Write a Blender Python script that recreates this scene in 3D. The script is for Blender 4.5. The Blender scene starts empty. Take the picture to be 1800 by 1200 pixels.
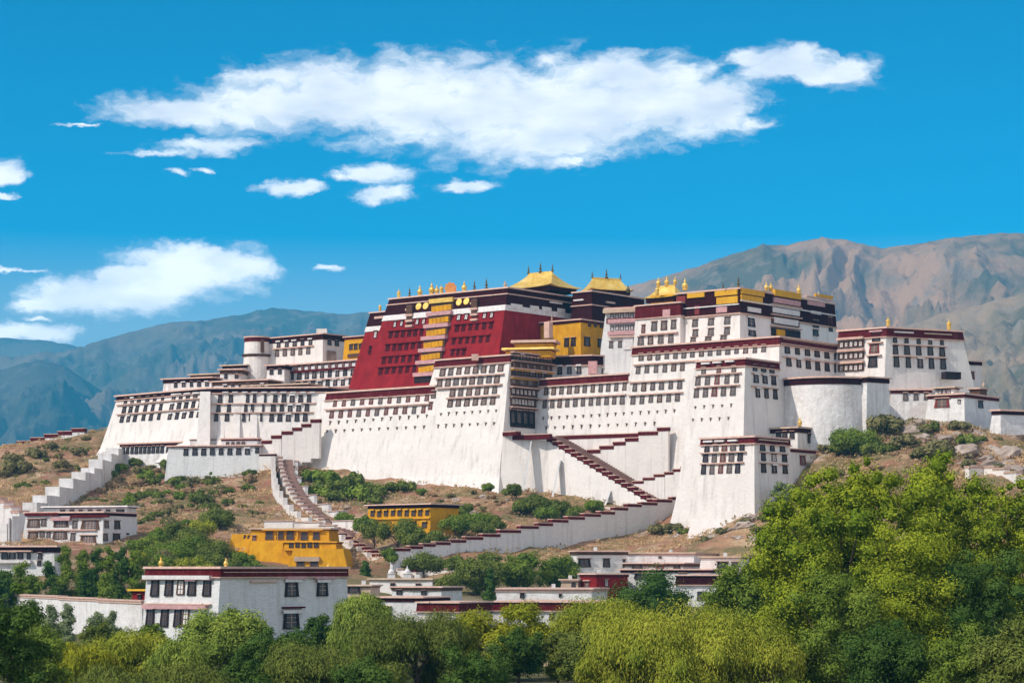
import bpy, math, random
import numpy as np
from mathutils import Vector, Matrix, noise

S = bpy.context.scene
COL = S.collection
R = math.radians

# ------------------------------------------------------------------ camera, sky, sun, exposure
FP = 4090.0      # focal length in units of 1/1800 of the picture width
CZ = 14.0        # eye height (m)
cam = bpy.data.cameras.new('camera')
cam.sensor_width = 36.0
cam.lens = 36.0 * FP / 1800.0
cam.shift_y = 400.0 / 1800.0
cam.clip_start = 1.0
cam.clip_end = 60000.0
camo = bpy.data.objects.new('camera', cam)
camo.location = (0, 0, CZ)
camo.rotation_euler = (R(90), 0, 0)
COL.objects.link(camo)
S.camera = camo

SUN_H = Vector((-0.86, -0.51)).normalized()
SUN_EL = R(44)
S.view_settings.view_transform = 'Standard'
S.view_settings.look = 'None'
S.view_settings.exposure = 0.27
S.view_settings.gamma = 1.0
S.cycles.max_bounces = 6
S.cycles.diffuse_bounces = 3
S.cycles.transparent_max_bounces = 12
S.cycles.volume_bounces = 0
S.cycles.caustics_reflective = False
S.cycles.caustics_refractive = False

sun = bpy.data.lights.new('sun', 'SUN')
sun.energy = 3.4
sun.angle = R(0.5)
sun.color = (1.0, 0.925, 0.82)
suno = bpy.data.objects.new('sun', sun)
sd = Vector((SUN_H.x * math.cos(SUN_EL), SUN_H.y * math.cos(SUN_EL), math.sin(SUN_EL)))
suno.rotation_euler = sd.to_track_quat('Z', 'Y').to_euler()
suno.location = sd * 500
COL.objects.link(suno)

# clouds of the sky: direction on the sky given as (azimuth, elevation) in units of 1/4090, radii, weight
CLOUDS = [
    # long main bank
    (-560, 805, 190, 34, 1), (-430, 815, 170, 55, 1), (-320, 835, 180, 70, 1), (-180, 825, 200, 88, 1), (-40, 810, 220, 100, 1),
    (110, 815, 220, 95, 1), (250, 830, 190, 75, 1), (345, 815, 110, 62, 1), (200, 870, 90, 45, 1), (60, 760, 150, 60, 1),
    (-420, 865, 110, 22, .9), (-620, 734, 110, 11, .55), (-520, 745, 110, 24, .75), (420, 790, 50, 22, .7), (-755, 776, 60, 6, .7), (100, 712, 40, 16, .8), (60, 890, 60, 20, .7),
    # small bank at its upper end
    (480, 890, 105, 36, 1), (565, 874, 90, 30, 1), (410, 896, 45, 20, .9), (520, 866, 60, 24, 1),
    # small ones below the bank
    (-390, 673, 65, 15, 1), (-240, 698, 70, 22, 1), (-230, 658, 60, 17, 1), (-90, 672, 60, 14, 1), (-540, 702, 26, 9, .7), (-590, 695, 36, 10, .5), (-300, 690, 60, 10, .6),
    # low cloud in the west
    (-570, 540, 125, 34, 1.15), (-490, 525, 85, 34, 1.12), (-660, 488, 125, 36, 1.2), (-755, 480, 105, 36, 1.12), (-830, 466, 55, 15, 1.0), (-600, 515, 90, 44, 1.15), (-690, 512, 50, 30, 1.1),
    (-845, 414, 80, 18, 1.15), (-890, 412, 70, 16, 1.15), (-320, 529, 26, 9, .95), (-830, 442, 30, 8, .7), (-890, 526, 90, 6, .7),
    (-890, 695, 40, 26, 1), (-895, 655, 30, 10, .8),
]


def build_world():
    w = bpy.data.worlds.new('World')
    S.world = w
    w.use_nodes = True
    nt = w.node_tree
    nt.nodes.clear()
    N, L = nt.nodes.new, nt.links.new
    out = N('ShaderNodeOutputWorld')
    bg = N('ShaderNodeBackground')
    bg.inputs['Strength'].default_value = 0.12
    L(bg.outputs[0], out.inputs['Surface'])
    sky = N('ShaderNodeTexSky')
    sky.sky_type = 'NISHITA'
    sky.sun_disc = False
    sky.sun_elevation = SUN_EL
    sky.sun_rotation = math.atan2(SUN_H.x, SUN_H.y)
    sky.altitude = 3600
    sky.air_density = 1.25
    sky.dust_density = 0.0
    sky.ozone_density = 3.5
    hsv = N('ShaderNodeHueSaturation')
    hsv.inputs['Hue'].default_value = 0.488
    hsv.inputs['Saturation'].default_value = 1.9
    hsv.inputs['Value'].default_value = 1.0
    L(sky.outputs[0], hsv.inputs['Color'])
    tc = N('ShaderNodeTexCoord')
    sep = N('ShaderNodeSeparateXYZ')
    L(tc.outputs['Generated'], sep.inputs[0])
    zen = N('ShaderNodeMapRange')      # the thin high air darkens quickly above the horizon
    L(sep.outputs['Z'], zen.inputs['Value']); zen.inputs['From Min'].default_value = .08; zen.inputs['From Max'].default_value = .26
    zen.inputs['To Min'].default_value = 1.20; zen.inputs['To Max'].default_value = .82
    L(zen.outputs[0], hsv.inputs['Value'])
    zsat = N('ShaderNodeMapRange'); L(sep.outputs['Z'], zsat.inputs['Value']); zsat.inputs['From Min'].default_value = .10; zsat.inputs['From Max'].default_value = .18
    zsat.inputs['To Min'].default_value = .98; zsat.inputs['To Max'].default_value = 2.2; L(zsat.outputs[0], hsv.inputs['Saturation'])

    def M(op, a, b=None, c=None, clamp=False):
        n = N('ShaderNodeMath'); n.operation = op; n.use_clamp = clamp
        for i, v in enumerate((a, b, c)):
            if v is None: continue
            if isinstance(v, (int, float)): n.inputs[i].default_value = v
            else: L(v, n.inputs[i])
        return n.outputs[0]
    ysafe = M('MAXIMUM', sep.outputs['Y'], 0.05)
    u = M('DIVIDE', sep.outputs['X'], ysafe)
    v = M('DIVIDE', sep.outputs['Z'], ysafe)
    cmb = N('ShaderNodeCombineXYZ')
    L(u, cmb.inputs[0]); L(v, cmb.inputs[1])
    uv = cmb.outputs[0]

    def noise_tex(vec, scale, detail, rough, stretch):
        mp = N('ShaderNodeMapping'); mp.inputs['Scale'].default_value = (1.0, stretch, 1.0)
        L(vec, mp.inputs[0])
        n = N('ShaderNodeTexNoise'); n.inputs['Scale'].default_value = scale
        n.inputs['Detail'].default_value = detail; n.inputs['Roughness'].default_value = rough
        L(mp.outputs[0], n.inputs['Vector'])
        return n
    warp = noise_tex(uv, 55.0, 6.0, 0.62, 1.6)
    vm = N('ShaderNodeVectorMath'); vm.operation = 'MULTIPLY_ADD'
    L(warp.outputs['Color'], vm.inputs[0]); vm.inputs[1].default_value = (0.026, 0.012, 0); vm.inputs[2].default_value = (-0.013, -0.006, 0)
    va = N('ShaderNodeVectorMath'); va.operation = 'ADD'
    L(uv, va.inputs[0]); L(vm.outputs[0], va.inputs[1])
    p = va.outputs[0]
    acc = None
    for (cx, cy, rx, ry, wgt) in CLOUDS:
        n = N('ShaderNodeVectorMath'); n.operation = 'MULTIPLY_ADD'
        L(p, n.inputs[0])
        ix, iy = FP / rx, FP / ry
        n.inputs[1].default_value = (ix, iy, 0)
        n.inputs[2].default_value = (-cx / rx, -cy / ry, 0)
        ln = N('ShaderNodeVectorMath'); ln.operation = 'LENGTH'
        L(n.outputs[0], ln.inputs[0])
        f = M('MULTIPLY_ADD', ln.outputs['Value'], -1.0, wgt)
        acc = f if acc is None else M('SMOOTH_MAX', acc, f, 0.25)
    fine = noise_tex(p, 62.0, 9.0, 0.60, 2.0)
    d = M('MULTIPLY_ADD', fine.outputs['Fac'], 1.5, -0.68)
    dens = M('ADD', acc, d)
    mr = N('ShaderNodeMapRange'); mr.interpolation_type = 'SMOOTHSTEP'
    L(dens, mr.inputs['Value']); mr.inputs['From Min'].default_value = -0.10; mr.inputs['From Max'].default_value = 0.70
    mr.inputs['To Max'].default_value = 0.98
    # billows: slight tonal variation of the vapour
    bill = noise_tex(uv, 30.0, 5.0, 0.5, 2.2)
    cr = N('ShaderNodeValToRGB')
    cr.color_ramp.elements[0].position = 0.30; cr.color_ramp.elements[0].color = (7.4, 7.7, 8.7, 1)
    cr.color_ramp.elements[1].position = 0.62; cr.color_ramp.elements[1].color = (11.0, 10.8, 10.6, 1)
    L(bill.outputs['Fac'], cr.inputs[0])
    low = N('ShaderNodeMapRange'); L(sep.outputs['Z'], low.inputs['Value']); low.inputs['From Min'].default_value = .10; low.inputs['From Max'].default_value = .19
    low.inputs['To Min'].default_value = 1.55; low.inputs['To Max'].default_value = 1.0      # the nearer the horizon the whiter the banks
    cs = N('ShaderNodeVectorMath'); cs.operation = 'SCALE'; L(cr.outputs[0], cs.inputs[0]); L(low.outputs[0], cs.inputs['Scale'])
    mix = N('ShaderNodeMix'); mix.data_type = 'RGBA'
    L(mr.outputs[0], mix.inputs['Factor']); L(hsv.outputs[0], mix.inputs['A']); L(cs.outputs[0], mix.inputs['B'])
    # unseen broken white cloud added behind the viewer and overhead as neutral fill light
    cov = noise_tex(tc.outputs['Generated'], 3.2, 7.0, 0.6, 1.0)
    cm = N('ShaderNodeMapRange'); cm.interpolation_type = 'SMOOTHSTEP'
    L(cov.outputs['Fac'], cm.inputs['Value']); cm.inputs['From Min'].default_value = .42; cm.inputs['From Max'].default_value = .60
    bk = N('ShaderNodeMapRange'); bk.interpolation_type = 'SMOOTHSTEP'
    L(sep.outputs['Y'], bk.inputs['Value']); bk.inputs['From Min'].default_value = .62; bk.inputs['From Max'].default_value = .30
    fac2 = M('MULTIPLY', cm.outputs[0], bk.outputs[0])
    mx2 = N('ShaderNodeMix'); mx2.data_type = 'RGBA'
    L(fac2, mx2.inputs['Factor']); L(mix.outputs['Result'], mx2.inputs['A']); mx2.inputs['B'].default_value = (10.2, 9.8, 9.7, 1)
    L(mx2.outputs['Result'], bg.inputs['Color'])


build_world()


# ------------------------------------------------------------------ helpers
def P(px, py, D):
    return np.array([(px - 900.0) / FP * D, D, CZ + (1000.0 - py) / FP * D])


def zp(py, D):
    return CZ + (1000.0 - py) / FP * D


def xp(px, D):
    return (px - 900.0) / FP * D


class MB:
    def __init__(s):
        s.v = []; s.f = []; s.m = []

    def add(s, vs, fs, mi=0):
        b = len(s.v)
        s.v.extend([tuple(map(float, q)) for q in vs])
        for f in fs:
            s.f.append([b + i for i in f]); s.m.append(mi)

    def box8(s, q, mi=0):
        """eight corners: four below counter-clockwise from above, four above"""
        s.add(q, [(3, 2, 1, 0), (4, 5, 6, 7), (0, 1, 5, 4), (1, 2, 6, 5), (2, 3, 7, 6), (3, 0, 4, 7)], mi)

    def box(s, c, x, y, z, hx, hy, hz, mi=0):
        c, x, y, z = map(np.asarray, (c, x, y, z))
        q = [c + x * (sx * hx) + y * (sy * hy) + z * (sz * hz) for sz in (-1, 1) for sx, sy in ((-1, -1), (1, -1), (1, 1), (-1, 1))]
        s.box8(q, mi)

    def rings(s, rs, mi=0, cap0=True, cap1=True, capmi=None):
        """rs: list of closed rings of equal length (each n x 3), counter-clockwise from above, bottom to top"""
        n = len(rs[0]); b = len(s.v)
        for r in rs:
            s.v.extend([tuple(map(float, q)) for q in r])
        for k in range(len(rs) - 1):
            for i in range(n):
                j = (i + 1) % n
                s.f.append([b + k * n + i, b + k * n + j, b + (k + 1) * n + j, b + (k + 1) * n + i]); s.m.append(mi)
        if cap0:
            s.f.append([b + i for i in reversed(range(n))]); s.m.append(mi if capmi is None else capmi)
        if cap1:
            s.f.append([b + (len(rs) - 1) * n + i for i in range(n)]); s.m.append(mi if capmi is None else capmi)

    def lathe(s, c, prof, n=10, mi=0):
        rs = []
        for (r, z) in prof:
            rs.append([(c[0] + r * math.cos(2 * math.pi * i / n), c[1] + r * math.sin(2 * math.pi * i / n), c[2] + z) for i in range(n)])
        s.rings(rs, mi)

    def mesh(s, name, mats, smooth=False):
        me = bpy.data.meshes.new(name)
        me.from_pydata(s.v, [], s.f)
        for m in mats: me.materials.append(m)
        if len(mats) > 1: me.polygons.foreach_set('material_index', s.m)
        if smooth: me.polygons.foreach_set('use_smooth', [True] * len(s.f))
        me.update()
        return me


def link(name, me, parent=None, mat=None):
    o = bpy.data.objects.new(name, me)
    COL.objects.link(o)
    if parent is not None: o.parent = parent
    if mat is not None: o.matrix_basis = mat
    return o


def tag(o, label=None, cat=None, group=None, kind=None):
    if label: o['label'] = label
    if cat: o['category'] = cat
    if group: o['group'] = group
    if kind: o['kind'] = kind
    return o


# ------------------------------------------------------------------ materials
MATS = {}


def mat(name, c1, c2=None, scale=0.3, rough=0.85, metal=0.0, bump=0.0, bscale=1.0, stretch=(1, 1, 1), lo=0.35, hi=0.65, c3=None, s3=0.05, spec=0.3, detail=5.0, streak=None):
    if name in MATS: return MATS[name]
    m = bpy.data.materials.new(name); m.use_nodes = True
    nt = m.node_tree; N, L = nt.nodes.new, nt.links.new
    b = nt.nodes['Principled BSDF']
    b.inputs['Roughness'].default_value = rough
    b.inputs['Metallic'].default_value = metal
    b.inputs['Specular IOR Level'].default_value = spec
    b.inputs['Base Color'].default_value = (*c1, 1)
    geo = N('ShaderNodeNewGeometry')

    def nz(sc, st, det=detail):
        mp = N('ShaderNodeMapping'); mp.inputs['Scale'].default_value = st
        L(geo.outputs['Position'], mp.inputs[0])
        n = N('ShaderNodeTexNoise'); n.inputs['Scale'].default_value = sc; n.inputs['Detail'].default_value = det
        n.inputs['Roughness'].default_value = 0.6
        L(mp.outputs[0], n.inputs['Vector'])
        return n.outputs['Fac']

    def mixc(fac, a, bb, lo, hi):
        mr = N('ShaderNodeMapRange'); mr.inputs['From Min'].default_value = lo; mr.inputs['From Max'].default_value = hi
        L(fac, mr.inputs['Value'])
        mx = N('ShaderNodeMix'); mx.data_type = 'RGBA'
        L(mr.outputs[0], mx.inputs['Factor'])
        for k, v in (('A', a), ('B', bb)):
            if isinstance(v, tuple): mx.inputs[k].default_value = (*v, 1)
            else: L(v, mx.inputs[k])
        return mx.outputs['Result']
    col = None
    if c2 is not None:
        col = mixc(nz(scale, stretch), c1, c2, lo, hi)
    if c3 is not None:
        col = mixc(nz(s3, (1, 1, 1), 6.0), col if col is not None else c1, c3, 0.52, 0.7)
    if streak is not None:
        col = mixc(nz(streak[1], (1, 1, 0.07), 4.0), col if col is not None else c1, streak[0], 0.52, 0.76)
    if col is not None: L(col, b.inputs['Base Color'])
    if bump:
        bp = N('ShaderNodeBump'); bp.inputs['Strength'].default_value = bump; bp.inputs['Distance'].default_value = 0.3
        L(nz(bscale, (1, 1, 1), 6.0), bp.inputs['Height']); L(bp.outputs[0], b.inputs['Normal'])
    MATS[name] = m
    return m


WHITE = mat('whitewash', (.80, .735, .685), (.74, .68, .635), 0.25, .95, bump=.7, bscale=.8, c3=(.73, .66, .62), s3=.06, streak=((.55, .49, .46), .5))
ROUGHWHITE = mat('rough_whitewash', (.80, .76, .735), (.64, .59, .57), 0.5, .95, bump=1.0, bscale=.8, lo=.4, hi=.75, c3=(.60, .53, .50), s3=.09, streak=((.50, .45, .43), .5))
GREYWHITE = mat('grey_whitewash', (.74, .72, .70), (.62, .60, .59), 0.6, .95, bump=.7, bscale=2.2, stretch=(1, 1, 6), streak=((.5, .48, .46), .6))
REDWALL = mat('crimson_limewash', (.285, .017, .020), (.205, .012, .014), 0.3, .95, bump=.5, bscale=1.5, streak=((.19, .010, .013), .5), c3=(.29, .02, .022), s3=.12, spec=.1)
MAROON = mat('maroon_brushwood', (.125, .012, .014), (.075, .008, .010), 1.2, 1.0, bump=.8, bscale=3., spec=.05, streak=((.16, .03, .03), .6))
DARKMAROON = mat('dark_maroon_brushwood', (.050, .008, .010), (.028, .005, .006), 1.0, 1.0, bump=.8, bscale=3., spec=.05)
PINKSTONE = mat('pink_slate', (.70, .46, .37), (.54, .33, .26), 0.8, .9, c3=(.55, .42, .34), s3=.2, spec=.2)
TAN = mat('tan_roof_clay', (.60, .44, .32), (.46, .32, .23), .5, .95, c3=(.56, .45, .36), s3=.12, bump=.3, bscale=1.5, spec=.2)
BROWN = mat('brown_timber', (.13, .06, .035), (.07, .032, .02), 1.0, .8)
GREYSUR = mat('sunlit_surround', (.10, .075, .068), (.15, .115, .10), .9, .9, spec=.2)  # black window surround lightened to grey-brown, sunlight put into the colour
BLACK = mat('black_surround', (.022, .012, .013), (.034, .02, .02), 1.0, .9, spec=.2)
GLASS = mat('dark_pane', (.035, .030, .032), (.06, .05, .05), .8, .25, spec=.5)
GREYGLASS = mat('grey_pane', (.14, .125, .12), (.07, .06, .06), 1.2, .3, spec=.5)
WOOD = mat('pale_window_wood', (.42, .28, .22), (.30, .19, .15), 1.0, .8)
REDWOOD = mat('red_window_wood', (.24, .035, .03), (.15, .02, .02), 1.0, .8)
DEEPRED = mat('deep_red_shutter', (.10, .010, .014), (.06, .007, .010), 1.0, .9, spec=.1)
CLOTH = mat('white_cloth', (.78, .74, .72), (.62, .56, .54), .9, 1.0, spec=.05)
PINKCLOTH = mat('pink_cloth', (.62, .36, .36), (.48, .26, .26), .9, 1.0, spec=.05)
YELLOW = mat('ochre_limewash', (.70, .35, .014), (.58, .27, .012), .35, .95, bump=.4, bscale=1.2, streak=((.46, .21, .012), .6), c3=(.52, .25, .02), s3=.15, spec=.1)
GOLDCLOTH = mat('gold_cloth', (.74, .42, .025), (.58, .28, .02), .9, .8, spec=.2, stretch=(3, 3, .3))
GOLD = mat('gilded_copper', (.92, .60, .13), (.66, .38, .06), .6, .42, metal=.35, bump=.5, bscale=1.4, spec=.5, c3=(.95, .70, .25), s3=.3)
BRONZE = mat('dark_bronze', (.10, .085, .06), (.2, .15, .05), .8, .5, metal=.5)
ORANGE = mat('orange_disc', (.75, .22, .05), (.8, .4, .12), .9, .6)
STONE = mat('hill_rock', (.42, .32, .26), (.25, .185, .15), .25, .95, bump=1.0, bscale=.5, c3=(.55, .45, .39), s3=.15)
STEP = mat('stair_stone', (.42, .27, .22), (.30, .18, .15), .6, .9, bump=.4, bscale=2.)
BARK = mat('bark', (.12, .085, .06), (.07, .05, .035), 2.0, .95)
# ------------------------------------------------------------------ building kit
class Face:
    def __init__(s, blk, i):
        a, b = blk.ring(blk.zt)[i], blk.ring(blk.zt)[(i + 1) % blk.n]
        c = blk.ring(blk.zb)[i]
        s.a, s.b = a, b
        h = b - a; s.len = np.linalg.norm(h); s.h = h / s.len
        t = c - a
        n = np.cross(t, s.h); n = n / np.linalg.norm(n)      # outward
        nh = np.array([s.h[1], -s.h[0], 0])
        if n.dot(nh) < 0: n = -n
        s.n = n; s.nh = nh
        s.v = np.cross(s.n, s.h)
        if s.v[2] < 0: s.v = -s.v

    def hit(s, px, py):
        o = np.array([0, 0, CZ]); d = np.array([(px - 900) / FP, 1.0, (1000 - py) / FP])
        t = s.n.dot(s.a - o) / s.n.dot(d)
        return o + d * t


class Block:
    """A battered prism: top outline (counter-clockwise from above), top and bottom height, slope of each wall."""
    def __init__(s, pts, zt, zb, bat):
        s.p = np.array([q[:2] for q in pts], float); s.n = len(pts); s.zt = zt; s.zb = zb
        s.bat = list(bat) if hasattr(bat, '__len__') else [bat] * s.n

    def ring(s, z, out=0.0):
        h = s.zt - z; n = s.n; res = []
        A, Dv = [], []
        for i in range(n):
            a, b = s.p[i], s.p[(i + 1) % n]
            d = (b - a) / max(1e-9, np.linalg.norm(b - a))
            A.append(a + np.array([d[1], -d[0]]) * (s.bat[i] * h + out)); Dv.append(d)
        for i in range(n):
            d0, d1, a0, a1 = Dv[i - 1], Dv[i], A[i - 1], A[i]
            cr = d0[0] * d1[1] - d0[1] * d1[0]
            if abs(cr) < 1e-4: q = a1
            else:
                w = a1 - a0
                q = a0 + d0 * ((w[0] * d1[1] - w[1] * d1[0]) / cr)
            res.append(np.array([q[0], q[1], z]))
        return np.array(res)

    def face(s, i): return Face(s, i)
    @property
    def front(s): return Face(s, s.n - 1)
    @property
    def side(s): return Face(s, 0)


def ray2(C, d, px):
    """distance along d from C at which the screen column px is met"""
    k = (px - 900) / FP
    return (k * C[1] - C[0]) / (d[0] - k * d[1])


def dirs(A, B=None):
    f = np.array([-math.cos(R(A)), math.sin(R(A))])
    B = 90 - A if B is None else B
    return f, np.array([math.cos(R(B)), math.sin(R(B))])


def blk(corner, left, right, A=39, B=None, zb=None, by=None, bf=.2, bs=.12, be=.12, depth=None):
    """block from its nearest roof corner (px, py, D); left / right: the columns where its two seen walls end"""
    px, py, D = corner
    C = np.array([xp(px, D), D]); zt = zp(py, D)
    f, s = dirs(A, B)
    Lf = ray2(C, f, left)
    Ls = depth if right is None else ray2(C, s, right)
    if zb is None: zb = zp(by, D)
    return Block([C, C + s * Ls, C + s * Ls + f * Lf, C + f * Lf], zt, zb, [bs, .05, be, bf])


def sub(b, z, pl, pr, out=0.0, depth=25.0, zb=None, zt=None, be=None, bs=None):
    """a block whose front lies in b's front wall at height z, between the columns pl and pr"""
    r = b.ring(z, out)
    Lp, C = r[3][:2], r[0][:2]
    d = (Lp - C) / np.linalg.norm(Lp - C); n = np.array([-d[1], d[0]])
    if n[1] < 0: n = -n
    a = C + d * ray2(C, d, pr); c = C + d * ray2(C, d, pl)
    zt = z if zt is None else zt
    sh = b.bat[3] * (zt - z)
    a, c = a + n * sh, c + n * sh
    return Block([a, a + n * depth, c + n * depth, c], zt, b.zb if zb is None else zb, [b.bat[0] if bs is None else bs, .05, b.bat[2] if be is None else be, b.bat[3]])


def cut_left(b, px, depth=None):
    """b with its front wall ended at column px and, if given, its side wall depth metres long"""
    C = b.p[0]; f = (b.p[3] - C) / np.linalg.norm(b.p[3] - C); s = b.p[1] - C
    if depth: s = s / np.linalg.norm(s) * depth
    q = C + f * ray2(C, f, px)
    return Block([C, C + s, q + s, q], b.zt, b.zb, list(b.bat))


class Bld:
    def __init__(s, name, label, cat, base, group=None):
        s.o = bpy.data.objects.new(name, None); COL.objects.link(s.o)
        s.loc = Vector([float(q) for q in base]); s.o.location = s.loc
        s.inv = Matrix.Translation(-s.loc)
        tag(s.o, label, cat, group)

    def part(s, name, mb, mats, label=None, smooth=False):
        if not isinstance(mats, (list, tuple)): mats = [mats]
        o = link(name, mb.mesh(name, mats, smooth), s.o, s.inv)
        if label: o['label'] = label
        return o

    def mesh(s, name, me, M, parent=None):
        if parent is None: return link(name, me, s.o, s.inv @ M)
        return link(name, me, parent, M)

    def wall(s, b, m, z0=None, z1=None, flare=None, name='wall'):
        mb = MB(); z0 = b.zb if z0 is None else z0; z1 = b.zt if z1 is None else z1
        zs = list(np.linspace(z0, z1, 5))
        rs = []
        zs = list(np.linspace(z0, z1, max(3, int((z1 - z0) / 5)))) if z1 - z0 > 6 else zs
        top = b.ring(z1); n = b.n; rough = n < 12 and z1 - z0 > 4
        cnt = [max(2, min(24, int(np.linalg.norm(top[(i + 1) % n] - top[i]) / 5))) if rough else 1 for i in range(n)]
        for z in zs:
            o = 0.0
            if flare:
                t = max(0.0, 1 - (z - z0) / flare[0]); o = flare[1] * t * t
            r = b.ring(z, o)
            if rough:
                cen = r.mean(axis=0); q = []
                for i in range(n):
                    e = r[(i + 1) % n] - r[i]; e = e / max(np.linalg.norm(e), 1e-6); nr = np.array([e[1], -e[0], 0])
                    for k in range(cnt[i]):
                        p = r[i] + (r[(i + 1) % n] - r[i]) * (k / cnt[i])
                        w = .30 * min(1.0, max(0.0, .5 + noise.noise(Vector((p[0] / 8, p[1] / 8, p[2] / 7)))))
                        d_ = nr if k else (p - cen) / max(np.linalg.norm(p - cen), 1e-6)
                        q.append(p - np.array([d_[0], d_[1], 0]) * w)
                r = np.array(q)
            rs.append(r)
        mb.rings(rs)
        return s.part(name, mb, m)

    def cornice(s, b, band=2.2, cap=.55, over=.7, bm=None, cm=None, ledge=.35, lm=None, dent=False):
        bm, cm, lm = bm or MAROON, cm or PINKSTONE, lm or PINKSTONE
        z = b.zt
        mb = MB(); mb.rings([b.ring(z - cap, over), b.ring(z, over * .9)])
        s.part('roof', mb, cm)
        mb = MB(); mb.rings([b.ring(z - cap - band, .16), b.ring(z - cap, .16)])
        s.part('frieze', mb, bm)
        if ledge:
            mb = MB(); mb.rings([b.ring(z - cap - band - ledge, .5), b.ring(z - cap - band, .55)])
            s.part('ledge', mb, lm)

    def win(s, f, px, py, w, h, style='dark'):
        """one window; w and h in photo pixels"""
        c = f.hit(px, py); k = c[1] / FP
        # true size from the screen size: the face is seen foreshortened
        q = c + f.h; sx = (q[0] / q[1] - c[0] / c[1]) * FP
        W = w / abs(sx); H = h * k
        s.win3(f, c, W, H, style)

    def win3(s, f, c, W, H, style='dark'):
        fr, pane = winmesh(style)
        M = Matrix([[f.h[0] * W, -f.n[0], f.v[0] * H, c[0]], [f.h[1] * W, -f.n[1], f.v[1] * H, c[1]], [f.h[2] * W, -f.n[2], f.v[2] * H, c[2]], [0, 0, 0, 1]])
        o = s.mesh('window', fr, M)
        link('pane', pane, o)
        return o

    def row(s, f, px0, py0, px1, py1, n, w, h, style='dark', skip=()):
        a, b = f.hit(px0, py0), f.hit(px1, py1)
        zm = (a[2] + b[2]) / 2
        a = a + f.v * ((zm - a[2]) / f.v[2]); b = b + f.v * ((zm - b[2]) / f.v[2])
        for i in range(n):
            if i in skip: continue
            t = i / max(1, n - 1); c = a + (b - a) * t
            k = c[1] / FP; q = c + f.h; sx = (q[0] / q[1] - c[0] / c[1]) * FP
            st = style if isinstance(style, str) else style[i % len(style)]
            if isinstance(style, str) and n > 2 and random.random() < .22: st = {'pale': 'grid', 'dark': 'plain', 'grid': 'pale', 'red': 'pale'}.get(st, st)
            j = random.uniform
            s.win3(f, c + f.h * j(-.1, .1) + f.v * j(-.08, .08), w / abs(sx) * j(.9, 1.08), h * k * j(.93, 1.05), st)

    def band(s, f, px0, py0, px1, py1, th, prot, m, name='lintel', off=0.0):
        a, b = f.hit(px0, py0), f.hit(px1, py1)
        zm = (a[2] + b[2]) / 2
        a = a + f.v * ((zm - a[2]) / f.v[2]); b = b + f.v * ((zm - b[2]) / f.v[2])
        k = (a[1] + b[1]) / 2 / FP; t = th * k / 2
        mb = MB(); n = f.nh; u = np.array([0, 0, 1.0])
        i0, i1 = n * (off - .25), n * prot
        mb.box8([a + i1 - u * t, b + i1 - u * t, b + i0 - u * t, a + i0 - u * t, a + i1 + u * t, b + i1 + u * t, b + i0 + u * t, a + i0 + u * t])
        return s.part(name, mb, m)

    def slits(s, f, px0, py0, px1, py1, n, w=2.2, h=5.5):
        a, b = f.hit(px0, py0), f.hit(px1, py1)
        for i in range(n):
            c = a + (b - a) * (i / (n - 1)); k = c[1] / FP; q = c + f.h; sx = (q[0] / q[1] - c[0] / c[1]) * FP
            W, H = w / abs(sx), h * k * random.uniform(.75, 1.2)
            M = Matrix([[f.h[0] * W, -f.n[0], f.v[0] * H, c[0]], [f.h[1] * W, -f.n[1], f.v[1] * H, c[1]], [f.h[2] * W, -f.n[2], f.v[2] * H, c[2]], [0, 0, 0, 1]])
            s.mesh('vent_slit', slitmesh(), M)

    def finial(s, px, py, D, h, kind='banner', m=None):
        """rooftop ornament standing at (px, py, D), h photo pixels tall"""
        c = P(px, py, D); H = h * D / FP
        me = finmesh(kind, m or GOLD)
        s.mesh('finial', me, Matrix.Translation(Vector([float(q) for q in c])) @ Matrix.Scale(H, 4))


WIN = {}


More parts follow.
